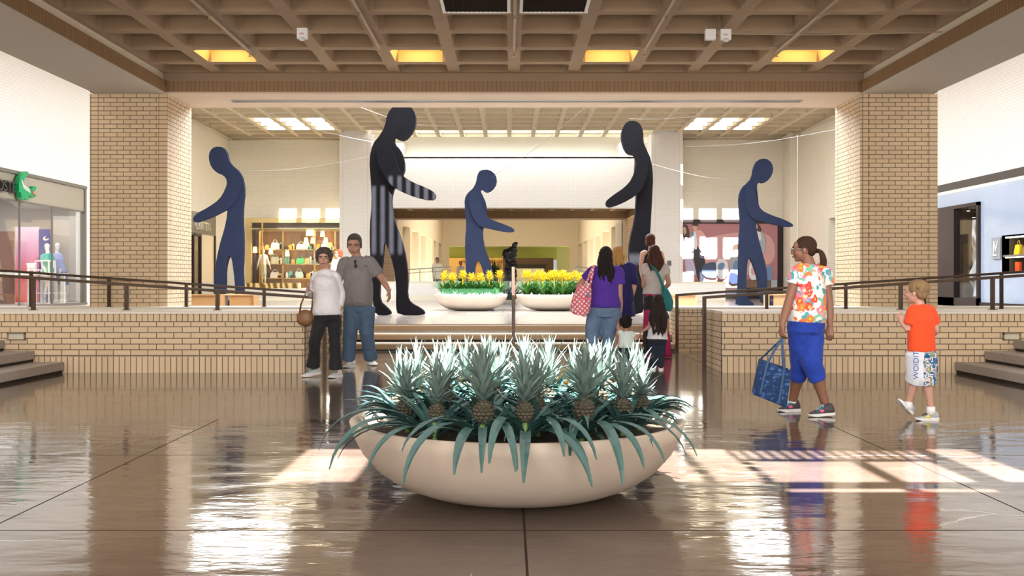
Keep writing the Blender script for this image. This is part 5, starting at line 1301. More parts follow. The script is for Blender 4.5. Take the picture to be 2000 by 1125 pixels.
def person(lab, D, J, yaw, skin, hair=None, hairkind=None, vox=.0075, g=1.0, k=1.0, hyaw=None, pitch=0, headz=1.0, top=None, topo={}, bottom=None, boto={}, skirt=None, tw=None, face=True, brow=None, lip=None, hands=({}, {}), zref=0, shoes=None, name='person', cat='person', plain=False, hairo={}, jaw=1.0):
    """J: joints in pixels (px, py[, dy])"""
    P_ = {n: at(v[0], v[1], D+(v[2] if len(v) > 2 else 0)) for n, v in J.items()}
    hyaw = yaw if hyaw is None else hyaw
    root = thing(name, lab, cat, (P_['pelvis'].x, D, zref))
    f = Vector((math.sin(yaw), -math.cos(yaw), 0)); s = (P_['shR']-P_['shL']); s.z = 0; s.normalize()
    tw = tw or dict(hip=(.165, .12), waist=(.14, .105), chest=(.155, .115), sh=(.14, .085))
    pe, nk = P_['pelvis'], P_['neck']
    up = (nk-pe)
    def torso(sc, lo, extra=0, shw=1.0):
        b_p = [pe+up*lo, pe+up*.10, pe+up*.38, pe+up*.66, pe+up*.83, pe+up*.925, nk-up*.015]
        r_ = [tw['hip'], tw['hip'], tw['waist'], tw['chest'], (tw['sh'][0]*.98, tw['sh'][1]*1.08), (tw['sh'][0]*.70, tw['sh'][1]*.86), (.058*k, .054*k)]
        return b_p, [(a*sc+extra, c*sc+extra) for a, c in r_]
    b = MB(); pts, rr = torso(.90, .10); pp, rr = chain(pts, rr, 3); b.tube(pp, rr, 22, side=s, rnd=True)
    hc = P_['head']; M = headM(hc, hyaw, pitch, 0, k*headz)
    add_head(b, M, plain, jaw)
    b.tube([nk-up*.06, lerp(nk, hc, .35), lerp(nk, hc, .75)+f*.0], [.060*k*g**.5, .050*k*g**.3, .052*k], 14)
    AR = [.050, .044, .037, .038, .024]
    for sd in 'LR':
        if sd+'noarm' in J: continue
        sh, el, wr = P_['sh'+sd], P_['el'+sd], P_['wr'+sd]
        pp, rr = chain([lerp(sh, nk-up*.08, .35)]+arm_pts(sh, el, wr), [x*k*g**.7 for x in [.050]+AR], 3); b.tube(pp, rr, 12, rnd=True)
        ho = dict(hands[0 if sd == 'L' else 1])
        if not ho.get('none'):
            d = ho.pop('d', None); d = Vector(d) if d else (wr-el); a = ho.pop('a', f)
            hand(b, wr, d, a, s=k*ho.pop('s', 1.0), **ho)
    for sd in 'LR':
        if 'kn'+sd not in P_: continue
        hp, kn, an = P_['hip'+sd], P_['kn'+sd], P_['an'+sd]
        pp, rr = chain([hp, lerp(hp, kn, .5), kn, lerp(kn, an, .35), lerp(kn, an, .75), an], [x*k*g**.8 for x in (.082, .070, .054, .056, .040, .036)], 3); b.tube(pp, rr, 12, rnd=True)
    body = b.build('body', [skin], root, smooth=True, uv=False); remesh(body, vox, 3)
    if face and not plain: add_face(root, M, brow or hair, lip or mat('lips', (.30, .09, .08), .5))
    rnd = random.Random(len(lab))
    if hairkind:
        b = MB()
        if hairkind in ('long',): hair_long(b, M, -f, rnd=rnd, sc=k, **hairo)
        else: hair_cap(b, M, hairkind, rnd)
        ho_ = b.build('hair', [hair], root, smooth=True, uv=False); remesh(ho_, max(.006, vox*.9), 1)
    if top:
        b = MB(); lo = topo.get('hem', -.08); pts, rr = torso(topo.get('sc', 1.06), lo, .006)
        if 'belly' in topo: rr[1] = (rr[1][0]*1.02, rr[1][1]*topo['belly']); rr[2] = (rr[2][0]*1.08, rr[2][1]*topo['belly'])
        if 'bust' in topo: pts[3] = pts[3]+f*.02; rr[3] = (rr[3][0], rr[3][1]*topo['bust'])
        if 'flare' in topo: rr[0] = tuple(x*topo['flare'] for x in rr[0])
        pp, rr = chain(pts, rr, 4); b.tube(pp, rr, 28, side=s)
        sl = topo.get('sleeve', .4)
        for sd in 'LR':
            if sd+'noarm' in J or sl <= 0: continue
            sh, el, wr = P_['sh'+sd], P_['el'+sd], P_['wr'+sd]
            w0 = topo.get('sw', 1.0)*k*g**.6
            if sl <= 1: q = [lerp(sh, nk-up*.08, .4), sh, lerp(sh, el, sl*.5), lerp(sh, el, sl)]; r2 = [.060*w0, .064*w0, .064*w0, .066*w0]
            else: q = [lerp(sh, nk-up*.08, .4), sh, lerp(sh, el, .5), el, lerp(el, wr, (sl-1)*.5), lerp(el, wr, sl-1)]; r2 = [.058*w0, .060*w0, .056*w0, .052*w0, .048*w0, .042*w0]
            pp, rr = chain(q, r2, 3); b.tube(pp, rr, 14)
        o = b.build('top', [top], root, smooth=True, uv=False); remesh(o, max(.009, vox), 5, (.018*k, .08))
    if bottom:
        b = MB(); hw, hd = tw['hip']; ext = boto.get('ext', 1.0)
        hl = lerp(P_['hipL'], P_['hipR'], .5)
        b.tube([pe+up*.12, pe, hl-Vector((0, 0, .05*k))], [(hw*.98, hd*1.0), (hw*1.05, hd*1.08), (hw*1.0, hd*.95)], 24, side=s)
        fr = boto.get('len', 1.0); rl = boto.get('r', (.098, .085, .070, .064, .070))
        for sd in 'LR':
            hp, kn, an = P_['hip'+sd], P_['kn'+sd], P_['an'+sd]
            q = [hp+Vector((0, 0, .03*k)), lerp(hp, kn, .5), kn]
            rr_ = list(rl[:3])
            if fr > .5:
                e = (fr-.5)*2; q += [lerp(kn, an, e*.5), lerp(kn, an, e)]; rr_ += list(rl[3:5])
            else:
                q[2] = lerp(hp, kn, fr*2); q[1] = lerp(hp, kn, fr)
            pp, rr = chain(q, [x*k for x in rr_], 4); b.tube(pp, rr, 18)
        o = b.build(boto.get('name', 'trousers'), [bottom], root, smooth=True, uv=False); remesh(o, max(.009, vox), 7, (.022*k, .09))
    if skirt:
        b = MB(); z1 = at(0, skirt['hem'], D).z; c = pe.copy()
        r0 = tw['waist']; r1 = skirt['r']; n = 40; rings = []
        for i in range(9):
            f_ = i/8; z = lerp(pe.z+up.z*.25, z1, f_); ax = lerp(r0[0]*1.06, r1[0], f_**.7); ay = lerp(r0[1]*1.1, r1[1], f_**.7)
            cx_ = c.x+skirt.get('dx', 0)*f_
            rings.append([Vector((cx_, c.y, z))+s*(ax*(1+.06*f_*math.sin(7*a)))*math.cos(a)+f*(ay*(1+.06*f_*math.sin(7*a)))*math.sin(a) for a in [2*math.pi*q_/n for q_ in range(n)]])
        b.loft(rings); b.build('skirt', [skirt['m']], root, smooth=True, uv=False)
    return root, P_, M
def G(px, D, z=0): return Vector(((px-CX)*D/F, D, z))

sk_old = skinm('skin_old', (.50, .27, .20)); sk_man = skinm('skin_tan', (.45, .235, .16)); sk_br = skinm('skin_brown', (.26, .12, .072)); sk_fair = skinm('skin_fair', (.62, .36, .27)); sk_mid = skinm('skin_mid', (.42, .22, .15))
h_dark = hairm('hair_dark_grey', (.075, .056, .052)); h_blk = hairm('hair_black', (.012, .008, .008)); h_brn = hairm('hair_brown', (.060, .022, .012)); h_dbr = hairm('hair_dark_brown', (.05, .022, .013)); h_bln = hairm('hair_blonde', (.48, .27, .09)); h_boy = hairm('hair_sandy', (.30, .19, .095)); h_red = hairm('hair_red', (.42, .09, .03)); h_aub = hairm('hair_auburn', (.085, .022, .010))
white_f = fabric('fabric_white', (.72, .70, .72)); grey_f = mat('fabric_heather', (.235, .215, .215), .9, var=.25, vscale=160, bump=.2, bscale=14); black_f = fabric('fabric_black', (.008, .007, .010), bump=.4)
def denim(name, c): return mat(name, c, .85, var=.35, vscale=7, bump=.4, bscale=16)
den_man = denim('denim_mid', (.075, .13, .21)); den_w = denim('denim_wash', (.12, .19, .30)); den_dk = denim('denim_dark', (.012, .018, .035))
sneaker = mat('sneaker_white', (.62, .60, .58), .55, var=.1, vscale=30); lace_b = mat('lace_blue', (.15, .35, .42), .6); lace_w = mat('lace_white', (.8, .8, .8), .6)

# ---- old woman
D = 11.87
root, Pw, M = person('older woman with curly dark hair, white long sleeved top and black trousers', D, dict(head=(632.5, 505), neck=(636, 525), pelvis=(640, 611), shL=(617, 541, .02), shR=(655, 540, .0), elL=(610, 573, .05), wrL=(601, 566, -.16), elR=(667, 573, .05), wrR=(664, 603, -.04), hipL=(629, 618), hipR=(653, 618), knL=(616, 662, -.10), knR=(654, 664, -.02), anL=(612, 715, .04), anR=(656, 722, -.02)),
    R(-18), sk_old, h_dark, 'curly', k=.93, g=1.05, hyaw=R(6), headz=1.04, top=white_f, topo=dict(sleeve=1.86, hem=-.05, bust=1.25, belly=1.15, sw=1.0), bottom=black_f, boto=dict(r=(.098, .088, .078, .076, .092)), tw=dict(hip=(.158, .125), waist=(.132, .11), chest=(.138, .112), sh=(.125, .08)),
    hands=(dict(d=(.12, -.15, 1), a=(0, -1, 0), curl=1.3), dict(d=(-.10, -.1, -1), a=(-.6, -1, 0), curl=.7)), lip=mat('lips_pale', (.26, .08, .07), .5))
shoe(root, G(624, 12.05, .03), G(590, 11.85, 0), .105, sneaker, rubber, lace=lace_b); shoe(root, G(664, 12.0, 0), G(645, 11.72, 0), .105, sneaker, rubber, lace=lace_b)
b = MB(); b.lathe([(.030, 0), (.030, .012)], Pw['wrR']+Vector((0, 0, .0)), 16, cap=(False, False)); b.build('bracelet', [gold], root, uv=False)
def ringm(c, r, nrm, th=.003, n=20):
    b = MB(); nrm = Vector(nrm).normalized(); u = nrm.orthogonal().normalized(); v = nrm.cross(u)
    b.tube([Vector(c)+u*r*math.cos(2*math.pi*i/n)+v*r*math.sin(2*math.pi*i/n) for i in range(n+1)], th, 6); return b
# brown handbag hanging from her arm
leather = mat('leather_brown', (.20, .095, .035), .45, var=.3, vscale=12, bump=.2)
c = at(596, 620, 11.8)
hb = thing('handbag', 'round brown leather handbag hanging from the older woman\'s arm', 'bag', c-Vector((0, 0, .10)))
b = MB(); b.ell(c, (.098, .06, .095), 20, 14); b.ell(c-Vector((0, 0, .03)), (.10, .065, .075), 20, 12); b.build('body', [leather], hb, smooth=True)
for o_ in (-.025, .025):
    b = MB(); a_ = at(603, 569, 11.74); b.tube([c+Vector((-.065, o_, .05)), c+Vector((-.05, o_, .16)), a_+Vector((-.03, 0, -.01)), a_+Vector((0, 0, .028)), a_+Vector((.045, 0, -.01)), c+Vector((.085, o_, .16)), c+Vector((.07, o_, .05))], .006, 6); b.build('handle', [leather], hb, smooth=True)

# ---- man
D = 13.3
root, Pm, M = person('tall man in heather grey t-shirt and blue jeans walking down the court', D, dict(head=(692, 479), neck=(697, 499), pelvis=(701, 596), shL=(672, 514, .05), shR=(722, 512, .0), elL=(663, 550, .1), wrL=(668, 585, .05), elR=(746, 545, .02), wrR=(760, 567, -.06), hipL=(688, 603), hipR=(715, 603), knL=(684, 648, -.05), knR=(716, 648, -.02), anL=(680, 703, .02), anR=(724, 701, .15)),
    R(-8), sk_man, h_dark, 'recede', k=1.06, g=1.15, hyaw=R(0), pitch=R(10), headz=1.16, jaw=1.12, top=grey_f, topo=dict(sleeve=.72, hem=-.02, belly=1.35, sw=1.1), bottom=den_man, boto=dict(r=(.115, .104, .092, .085, .088)), tw=dict(hip=(.172, .13), waist=(.168, .13), chest=(.172, .125), sh=(.160, .085)),
    hands=(dict(), dict(d=(.05, -.05, -1), a=(-.3, -1, 0), curl=.45, spread=.5)))
shoe(root, G(689, 13.4, 0), G(674, 13.12, 0), .115, sneaker, rubber, lace=lace_w); shoe(root, G(722, 13.75, .02), G(732, 13.48, 0), .115, sneaker, rubber, lace=lace_w)
b = ringm(Pm['wrR'], .031, Pm['wrR']-Pm['elR'], .005); b.build('wristband', [steel], root, uv=False)
sgm = at(693.5, 514, D-.20)
b = MB(); b.ell(sgm+Vector((0, 0, .02)), (.018, .012, .028), 10, 8); b.ell(sgm+Vector((.008, 0, -.035)), (.018, .012, .028), 10, 8); b.tube([sgm+Vector((0, .02, .05)), sgm+Vector((.004, 0, -.01))], .004, 5)
tag(b.build('sunglasses', [black_metal], smooth=True, origin=sgm), 'dark sunglasses hooked on the neckline of the man\'s grey t-shirt', 'sunglasses')
b = MB(); s0 = at(712, 519, D-.178); b.prism([s0+Vector(p) for p in ((0,0,0),(.012,-.002,-.012),(.045,.004,.016),(.014,-.001,-.004),(.004,0,.006))], (0, -.004, 0)); b.build('chest_logo', [black_f], root, uv=False)

# ---- purple woman
D = 13.2
purple = fabric('fabric_purple', (.075, .022, .30), bump=.35)
root, Pp, M = person('woman in purple t-shirt and jeans with long black wavy hair, seen from behind', D, dict(head=(1183, 499), neck=(1182, 517), pelvis=(1180, 601), shL=(1157, 531), shR=(1208, 531), elL=(1130, 560, .06), wrL=(1141, 580, .24), elR=(1210, 578, -.03), wrR=(1212, 608, .02), hipL=(1164, 612), hipR=(1196, 612), knL=(1157, 655), knR=(1187, 655), anL=(1156, 708), anR=(1188, 708)),
    R(178), sk_mid, h_blk, 'long', k=.97, g=1.25, top=purple, topo=dict(sleeve=.52, hem=.0, sw=1.1, belly=1.1), bottom=den_w, boto=dict(r=(.128, .118, .098, .082, .080)), tw=dict(hip=(.205, .155), waist=(.165, .13), chest=(.165, .125), sh=(.150, .088)),
    hairo=dict(length=.46, width=.088, wave=.016, n=56), face=False, hands=(dict(), dict(d=(-.08, .05, -1), a=(-.3, 1, 0), curl=.9)))
for x, dy in ((1156, 0), (1188, .0)): shoe(root, G(x, D-.1, 0), G(x, D+.17, 0), .10, black_f, rubber)
def dots():
    m, nt, bb = nmat('polka_dot_pink'); uv = nt.nodes.new('ShaderNodeUVMap'); uv.uv_map = 'UVMap'
    mp = nt.nodes.new('ShaderNodeMapping'); mp.inputs['Rotation'].default_value = (0, 0, R(40)); nt.links.new(uv.outputs[0], mp.inputs[0])
    v = nt.nodes.new('ShaderNodeTexVoronoi'); v.voronoi_dimensions = '2D'; v.inputs['Scale'].default_value = 23; v.inputs['Randomness'].default_value = 0; nt.links.new(mp.outputs[0], v.inputs['Vector'])
    r = ramp(nt, v.outputs['Distance'], [(0, (.82, .76, .68)), (.30, (.82, .76, .68)), (.33, (.70, .13, .20)), (1, (.70, .13, .20))]); nt.links.new(r.outputs[0], bb.inputs['Base Color']); bb.inputs['Roughness'].default_value = .8
    return m
dot = dots()
D = 13.0
pb = thing('tote_bag', 'pink polka dot shoulder bag with white dots on the purple shirt woman', 'bag', at(1134, 617, D))
b = MB(); rings = []
for f_, (cx, y, hw) in enumerate(((1131, 616, 12), (1132, 608, 18.5), (1134, 596, 19.5), (1137, 580, 18), (1141, 566, 14.5), (1144, 558, 11))):
    c = at(cx, y, D); w_ = hw*mpp(D); rings.append([c+Vector((w_*math.cos(a), .075*math.sin(a), -.02*math.cos(a))) for a in [2*math.pi*q/24 for q in range(24)]])
b.loft(rings); b.build('body', [dot], pb)
pinkp = mat('plain_pink', (.72, .16, .24), .8)
b = MB(); b.prism([at(x, y, D-.078) for x, y in ((1131, 580), (1151, 582), (1150, 586), (1131, 584))], (0, -.006, 0)); b.build('pocket_trim', [pinkp], pb, uv=False)
b = MB(); b.tube([at(1148, 579, D-.10), at(1148, 573, D-.10)], .012, 10, rnd=True); b.ell(at(1148, 572, D-.10), (.008, .008, .012), 8, 6); bo = b.build('baby_bottle', [mat('bottle_blue', (.05, .2, .6), .3)], smooth=True); tag(bo, 'blue baby bottle with orange top in the pink bag pocket', 'bottle')
for pts in (((1139, 566, -.03), (1149, 543, -.06), (1158, 521, -.09), (1161, 519, .0)), ((1151, 562, -.05), (1155, 545, -.12), (1159, 522, -.11), (1163, 518, -.02))):
    b = MB(); P2 = [at(x, y, 13.1+dy) for x, y, dy in pts]; b.tube(P2, [(.015, .004)]*4, 8, side=(1, 0, 0)); b.build('strap', [dot], pb)

# ---- blonde woman in navy dress
D = 15.4; navy = fabric('fabric_navy', (.014, .012, .11), bump=.3)
root, _, M = person('blonde woman in dark blue dress seen from behind, partly hidden by the purple shirt', D, dict(head=(1207, 495), neck=(1210, 513), pelvis=(1216, 582), shL=(1194, 521), shR=(1233, 521), elL=(1190, 555), wrL=(1196, 582, .1), elR=(1240, 552), wrR=(1236, 577, .0), hipL=(1208, 590), hipR=(1224, 590), knL=(1205, 640, .0), knR=(1226, 640, .15), anL=(1202, 678, -.05), anR=(1222, 680, .2)),
    R(170), sk_fair, h_bln, 'long', k=.98, top=navy, topo=dict(sleeve=1.15, hem=-.1, sw=1.25), skirt=dict(hem=618, r=(.19, .15), m=navy), hairo=dict(length=.20, width=.10, wave=.018, n=40, depth=.04), face=False, tw=dict(hip=(.165, .12), waist=(.135, .105), chest=(.16, .115), sh=(.14, .085)))
for x, dy in ((1202, -.05), (1222, .2)):
    shoe(root, G(x, D+dy-.05, 0), G(x, D+dy+.18, 0), .09, mat('boot_tan', (.30, .18, .11), .6), rubber, height=.12)
# ---- short haired woman, black top, on the steps
D = 16.75
root, _, M = person('woman with short auburn hair and black sleeveless top standing on the steps', D, dict(head=(1270, 470), neck=(1273, 488), pelvis=(1273, 560), shL=(1256, 495), shR=(1291, 495), elL=(1252, 524), wrL=(1256, 548, .15), elR=(1297, 526), wrR=(1290, 550, .15), hipL=(1266, 566), hipR=(1281, 566), knL=(1266, 610), knR=(1281, 610), anL=(1266, 646), anR=(1281, 646)),
    R(176), sk_fair, h_aub, 'bob', k=.95, top=black_f, topo=dict(sleeve=0, hem=-.1, sc=1.02), bottom=black_f, zref=.273, face=False, tw=dict(hip=(.155, .115), waist=(.125, .10), chest=(.14, .11), sh=(.112, .08)))
for x in (1266, 1281): shoe(root, G(x, D-.1, .273), G(x, D+.14, .273), .09, black_f, rubber)
# ---- woman with teal bag
D = 14.9
def skirtm():
    m, nt, bb = nmat('skirt_magenta_black'); tc = nt.nodes.new('ShaderNodeTexCoord'); n = nt.nodes.new('ShaderNodeTexNoise'); n.inputs['Scale'].default_value = 3.4; n.inputs['Detail'].default_value = .5
    nt.links.new(tc.outputs['Object'], n.inputs['Vector']); r = ramp(nt, n.outputs['Fac'], [(.0, (.012, .008, .014)), (.50, (.42, .012, .11))], 'CONSTANT'); nt.links.new(r.outputs[0], bb.inputs['Base Color']); bb.inputs['Roughness'].default_value = .8
    return m
cream_f = mat('fabric_oatmeal', (.50, .45, .43), .9, var=.2, vscale=60)
root, Pt, M = person('woman with long brown hair, oatmeal t-shirt and black and magenta maxi skirt', D, dict(head=(1278, 494), neck=(1279, 513), pelvis=(1278, 580), shL=(1260, 522), shR=(1299, 522), elL=(1257, 556, -.02), wrL=(1262, 566, .22), elR=(1306, 553, -.02), wrR=(1297, 566, .22), hipL=(1270, 590), hipR=(1286, 590), knL=(1271, 640), knR=(1288, 640), anL=(1268, 688), anR=(1292, 688)),
    R(180), sk_mid, h_brn, 'long', k=.95, top=cream_f, topo=dict(sleeve=.45, hem=.10, sw=1.0), skirt=dict(hem=697, r=(.215, .17), m=skirtm(), dx=.05), hairo=dict(length=.30, width=.105, wave=.014, n=50), face=False, tw=dict(hip=(.165, .125), waist=(.132, .105), chest=(.15, .115), sh=(.14, .085)))
for x in (1268, 1292): shoe(root, G(x, D-.1, 0), G(x, D+.14, 0), .09, mat('sandal_tan', (.4, .26, .15), .6), rubber, height=.06)
teal = fabric('fabric_teal', (.012, .17, .17), bump=.5)
D = 14.68
tb = thing('shoulder_bag', 'slouchy teal shoulder bag hanging behind the long haired girl', 'bag', at(1304, 606, D))
b = MB(); rings = []
for cx, y, hw in ((1306, 608, 4), (1306, 602, 8), (1305, 590, 10.5), (1302, 576, 9), (1298, 564, 6), (1295, 558, 3)):
    c = at(cx, y, D); w_ = hw*mpp(D); rings.append([c+Vector((w_*math.cos(a), .05*math.sin(a), 0)) for a in [2*math.pi*q/18 for q in range(18)]])
b.loft(rings); b.build('body', [teal], tb, smooth=True)
b = MB(); b.tube([at(1295, 560, D), at(1289, 543, D+.02), at(1282, 529, D+.03), at(1270, 515, D+.12)], [(.02, .006)]*4, 8, side=(1, 0, 0)); b.build('strap', [teal], tb, smooth=True)
# ---- toddler
D = 12.6; mint = fabric('fabric_mint', (.62, .70, .66))
root, Pc, M = person('toddler with dark hair and pale mint t-shirt holding two hands', D, dict(head=(1222, 632), neck=(1223, 646), pelvis=(1224, 679), shL=(1213, 652), shR=(1235, 652), elL=(1207, 641, .02), wrL=(1208, 630, .05), elR=(1242, 663), wrR=(1248, 655, .0), hipL=(1218, 684), hipR=(1230, 684), knL=(1217, 703), knR=(1231, 703), anL=(1217, 720), anR=(1231, 720)),
    R(182), sk_mid, h_blk, 'curly', vox=.006, k=.56, headz=1.35, top=mint, topo=dict(sleeve=.55, hem=.0), bottom=den_dk, boto=dict(r=(.115, .10, .092, .085, .085)), face=False, tw=dict(hip=(.098, .08), waist=(.088, .075), chest=(.086, .07), sh=(.075, .05)), hands=(dict(d=(0, .1, 1), curl=.9), dict(d=(.6, 0, .8), curl=.9)))
for x in (1217, 1231): shoe(root, G(x, D-.06, 0), G(x, D+.08, 0), .06, sneaker, rubber, height=.05)
b = MB(); M3 = M
rnd = random.Random(4)
for i in range(16):
    a = rnd.uniform(0, 6.3); p = Vector((.02*math.cos(a), .06+.015*math.sin(a), .10)); b.tube([M @ p, M @ (p+Vector((.02*math.cos(a), .04, .045))), M @ (p+Vector((.045*math.cos(a), .075, -.02))), M @ (p+Vector((.05*math.cos(a), .07, -.14)))], [.006, .008, .007, .002], 5)
o = b.build('ponytail', [h_blk], root, smooth=True, uv=False); remesh(o, .005, 1)
# ---- girl
D = 12.9; nvy2 = fabric('fabric_navy_print', (.05, .04, .10), var=.5, vs=60)
root, Pg, M = person('girl with very long dark hair and white top holding the toddler\'s hand', D, dict(head=(1285, 590), neck=(1285, 606), pelvis=(1284, 660), shL=(1273, 613), shR=(1298, 613), elL=(1274, 633, -.03), wrL=(1259, 645, -.05), elR=(1304, 634), wrR=(1302, 652, .06), hipL=(1277, 666), hipR=(1291, 666), knL=(1276, 694), knR=(1290, 694), anL=(1276, 715), anR=(1291, 715)),
    R(176), sk_mid, hairm('hair_near_black', (.022, .012, .010)), 'long', vox=.006, k=.72, headz=1.18, top=white_f, topo=dict(sleeve=.0, hem=-.04, flare=1.12), bottom=den_dk, boto=dict(r=(.098, .088, .075, .068, .066)), hairo=dict(length=.46, width=.105, wave=.012, n=60, depth=.04), face=False, tw=dict(hip=(.115, .09), waist=(.105, .08), chest=(.105, .08), sh=(.10, .06)), hands=(dict(d=(-.8, 0, -.5), curl=1.0), dict()))
b = MB()
for sd in 'LR':
    b.tube([lerp(Pg['sh'+sd], Pg['neck'], .35), Pg['sh'+sd], lerp(Pg['sh'+sd], Pg['el'+sd], .5)], [.045, .046, .050], 12)
b.build('sleeves', [nvy2], root, smooth=True, uv=False)
for x in (1276, 1291): shoe(root, G(x, D-.08, 0), G(x, D+.10, 0), .07, black_f, rubber, height=.06)

# ---- woman in floral shirt
def floral():
    m, nt, bb = nmat('fabric_floral'); tc = nt.nodes.new('ShaderNodeTexCoord')
    def vor(scale, thr, cols, wob, base, seed, petals=False):
        mp = nt.nodes.new('ShaderNodeMapping'); mp.inputs['Location'].default_value = (seed, seed*.7, seed*.3); nt.links.new(tc.outputs['Object'], mp.inputs[0])
        n = nt.nodes.new('ShaderNodeTexNoise'); n.inputs['Scale'].default_value = scale*1.5; nt.links.new(mp.outputs[0], n.inputs['Vector'])
        a = nt.nodes.new('ShaderNodeMixRGB'); a.blend_type = 'ADD'; a.inputs[0].default_value = wob; nt.links.new(mp.outputs[0], a.inputs[1]); nt.links.new(n.outputs['Color'], a.inputs[2])
        v = nt.nodes.new('ShaderNodeTexVoronoi'); v.inputs['Scale'].default_value = scale; nt.links.new(a.outputs[0], v.inputs['Vector'])
        r = ramp(nt, v.outputs['Distance'], [(0, (1, 1, 1)), (thr, (1, 1, 1)), (thr+.05, (0, 0, 0))])
        sp = nt.nodes.new('ShaderNodeSeparateColor'); nt.links.new(v.outputs['Color'], sp.inputs[0])
        c = ramp(nt, sp.outputs[0], [(i/len(cols), q) for i, q in enumerate(cols)], 'CONSTANT')
        mx = nt.nodes.new('ShaderNodeMixRGB'); nt.links.new(r.outputs[0], mx.inputs[0]); nt.links.new(base, mx.inputs[1]); nt.links.new(c.outputs[0], mx.inputs[2]); return mx.outputs[0]
    w_ = nt.nodes.new('ShaderNodeRGB'); w_.outputs[0].default_value = (.80, .82, .80, 1)
    o = vor(17, .58, [(.12, .50, .48), (.80, .82, .80), (.20, .55, .38), (.08, .36, .42), (.80, .82, .80)], .06, w_.outputs[0], 3)
    o = vor(15, .53, [(.80, .07, .05), (.85, .22, .06), (.80, .82, .80), (.80, .22, .35), (.85, .36, .30)], .07, o, 7)
    o = vor(15, .20, [(.85, .55, .03), (.85, .15, .03), (.9, .7, .3)], .07, o, 7)
    nt.links.new(o, bb.inputs['Base Color']); bb.inputs['Roughness'].default_value = .8
    return m
D = 8.5; blue_p = fabric('fabric_royal_blue', (.010, .045, .36), bump=.5)
root, Pf, M = person('woman in colourful floral t-shirt and royal blue cropped trousers with ponytail and glasses', D, dict(head=(1570, 488), neck=(1580, 513), pelvis=(1575, 627), shL=(1557, 532, -.06), shR=(1609, 532, .06), elL=(1541, 588, -.08), wrL=(1527, 636, -.14), elR=(1619, 592, .04), wrR=(1621, 636, .0), hipL=(1561, 640, -.03), hipR=(1587, 640, .03), knL=(1564, 706, .12), knR=(1585, 704, -.02), anL=(1548, 785, .30), anR=(1613, 792, .02)),
    R(-150), sk_br, h_dbr, None, k=.95, g=1.12, hyaw=R(-110), top=floral(), topo=dict(sleeve=.44, hem=-.02, sw=1.08, belly=1.1), bottom=blue_p, boto=dict(len=.72, r=(.108, .104, .098, .086, .080), name='cropped_trousers'), tw=dict(hip=(.156, .135), waist=(.134, .12), chest=(.138, .118), sh=(.130, .085)),
    hands=(dict(d=(.0, -.05, -1), a=(-.4, .9, 0), curl=1.5), dict(d=(-.03, -.05, -1), a=(-.9, .4, 0), curl=.8)), brow=h_dbr, lip=mat('lips_dark', (.30, .10, .08), .5), vox=.007)
b = MB(); h = MB(); h.ell((0, .020, .042), (.081, .096, .085), 18, 12); h.ell((0, .060, .0), (.062, .05, .062), 14, 9)
h.ell((-.062, .004, .03), (.016, .05, .04), 10, 8); h.ell((.062, .004, .03), (.016, .05, .04), 10, 8); h.xf(M); b.add(h.v, h.f)
o = b.build('hair', [h_dbr], root, smooth=True, uv=False); remesh(o, .006, 1)
b = MB(); rnd = random.Random(8); b.ell(at(1594, 490, D+.02), (.022, .022, .022), 10, 8)
for i in range(26):
    dx, dy = rnd.uniform(-1, 1), rnd.uniform(-1, 1)
    P2 = [at(1593+dx*2, 489+dy*3, D+.02+dy*.01), at(1603+dx*3, 492, D+.02+dy*.03), at(1608+dx*5, 508, D+.02+dy*.03), at(1607+dx*6, 521+rnd.uniform(-4, 6), D+.02+dy*.02)]
    pp, rr = chain(P2, [.010, .012, .011, .003], 3); b.tube(pp, rr, 6)
o = b.build('ponytail', [h_dbr], root, smooth=True, uv=False); remesh(o, .006, 1)
sho_d = mat('sneaker_charcoal', (.05, .045, .055), .6); pinkl = mat('accent_pink', (.8, .12, .3), .5); lcy = mat('lace_cyan', (.2, .6, .7), .5); sock = mat('sock_white', (.8, .8, .8), .9)
sf = 8.42
shoe(root, G(1628, sf+.02, .015), G(1579, sf+.0, 0), .098, sho_d, rubber, lace=lcy, accent=pinkl, height=.10); shoe(root, G(1560, 8.80, 0), G(1520, 8.74, 0), .098, sho_d, rubber, lace=lcy, accent=pinkl, height=.10)
for q in (Pf['anR']+Vector((.0, 0, -.02)), Pf['anL']+Vector((0, 0, -.02))):
    b = MB(); b.tube([q+Vector((0, 0, -.05)), q+Vector((0, 0, .03))], [.046, .043], 14); b.build('sock', [sock], root, smooth=True, uv=False)
# glasses and earring
gt = thing('eyeglasses', 'thin metal framed eyeglasses on the face of the woman in the floral shirt', 'glasses', M @ Vector((0, -.1, 0)))
for s_ in (-1, 1):
    cc = M @ Vector((s_*.033, -.108, .0)); b = MB(); u = (M.to_3x3() @ Vector((1, 0, 0))).normalized(); n = 18
    b.tube([cc+u*.022*math.cos(2*math.pi*i/n)+Vector((0, 0, .016*math.sin(2*math.pi*i/n))) for i in range(n+1)], .0018, 5); b.tube([M @ Vector((s_*.056, -.106, .006)), M @ Vector((s_*.078, -.04, .008)), M @ Vector((s_*.079, .008, .004))], .0018, 5); b.build('rim', [steel], gt, uv=False)
b = MB(); b.tube([M @ Vector((-.011, -.110, .004)), M @ Vector((.011, -.110, .004))], .0018, 5); b.build('bridge', [steel], gt, uv=False)
b = MB(); b.ell(M @ Vector((.080, .008, -.045)), (.006, .006, .008), 8, 6); b.ell(M @ Vector((-.080, .008, -.045)), (.006, .006, .008), 8, 6); b.build('earring', [gold], root, uv=False)
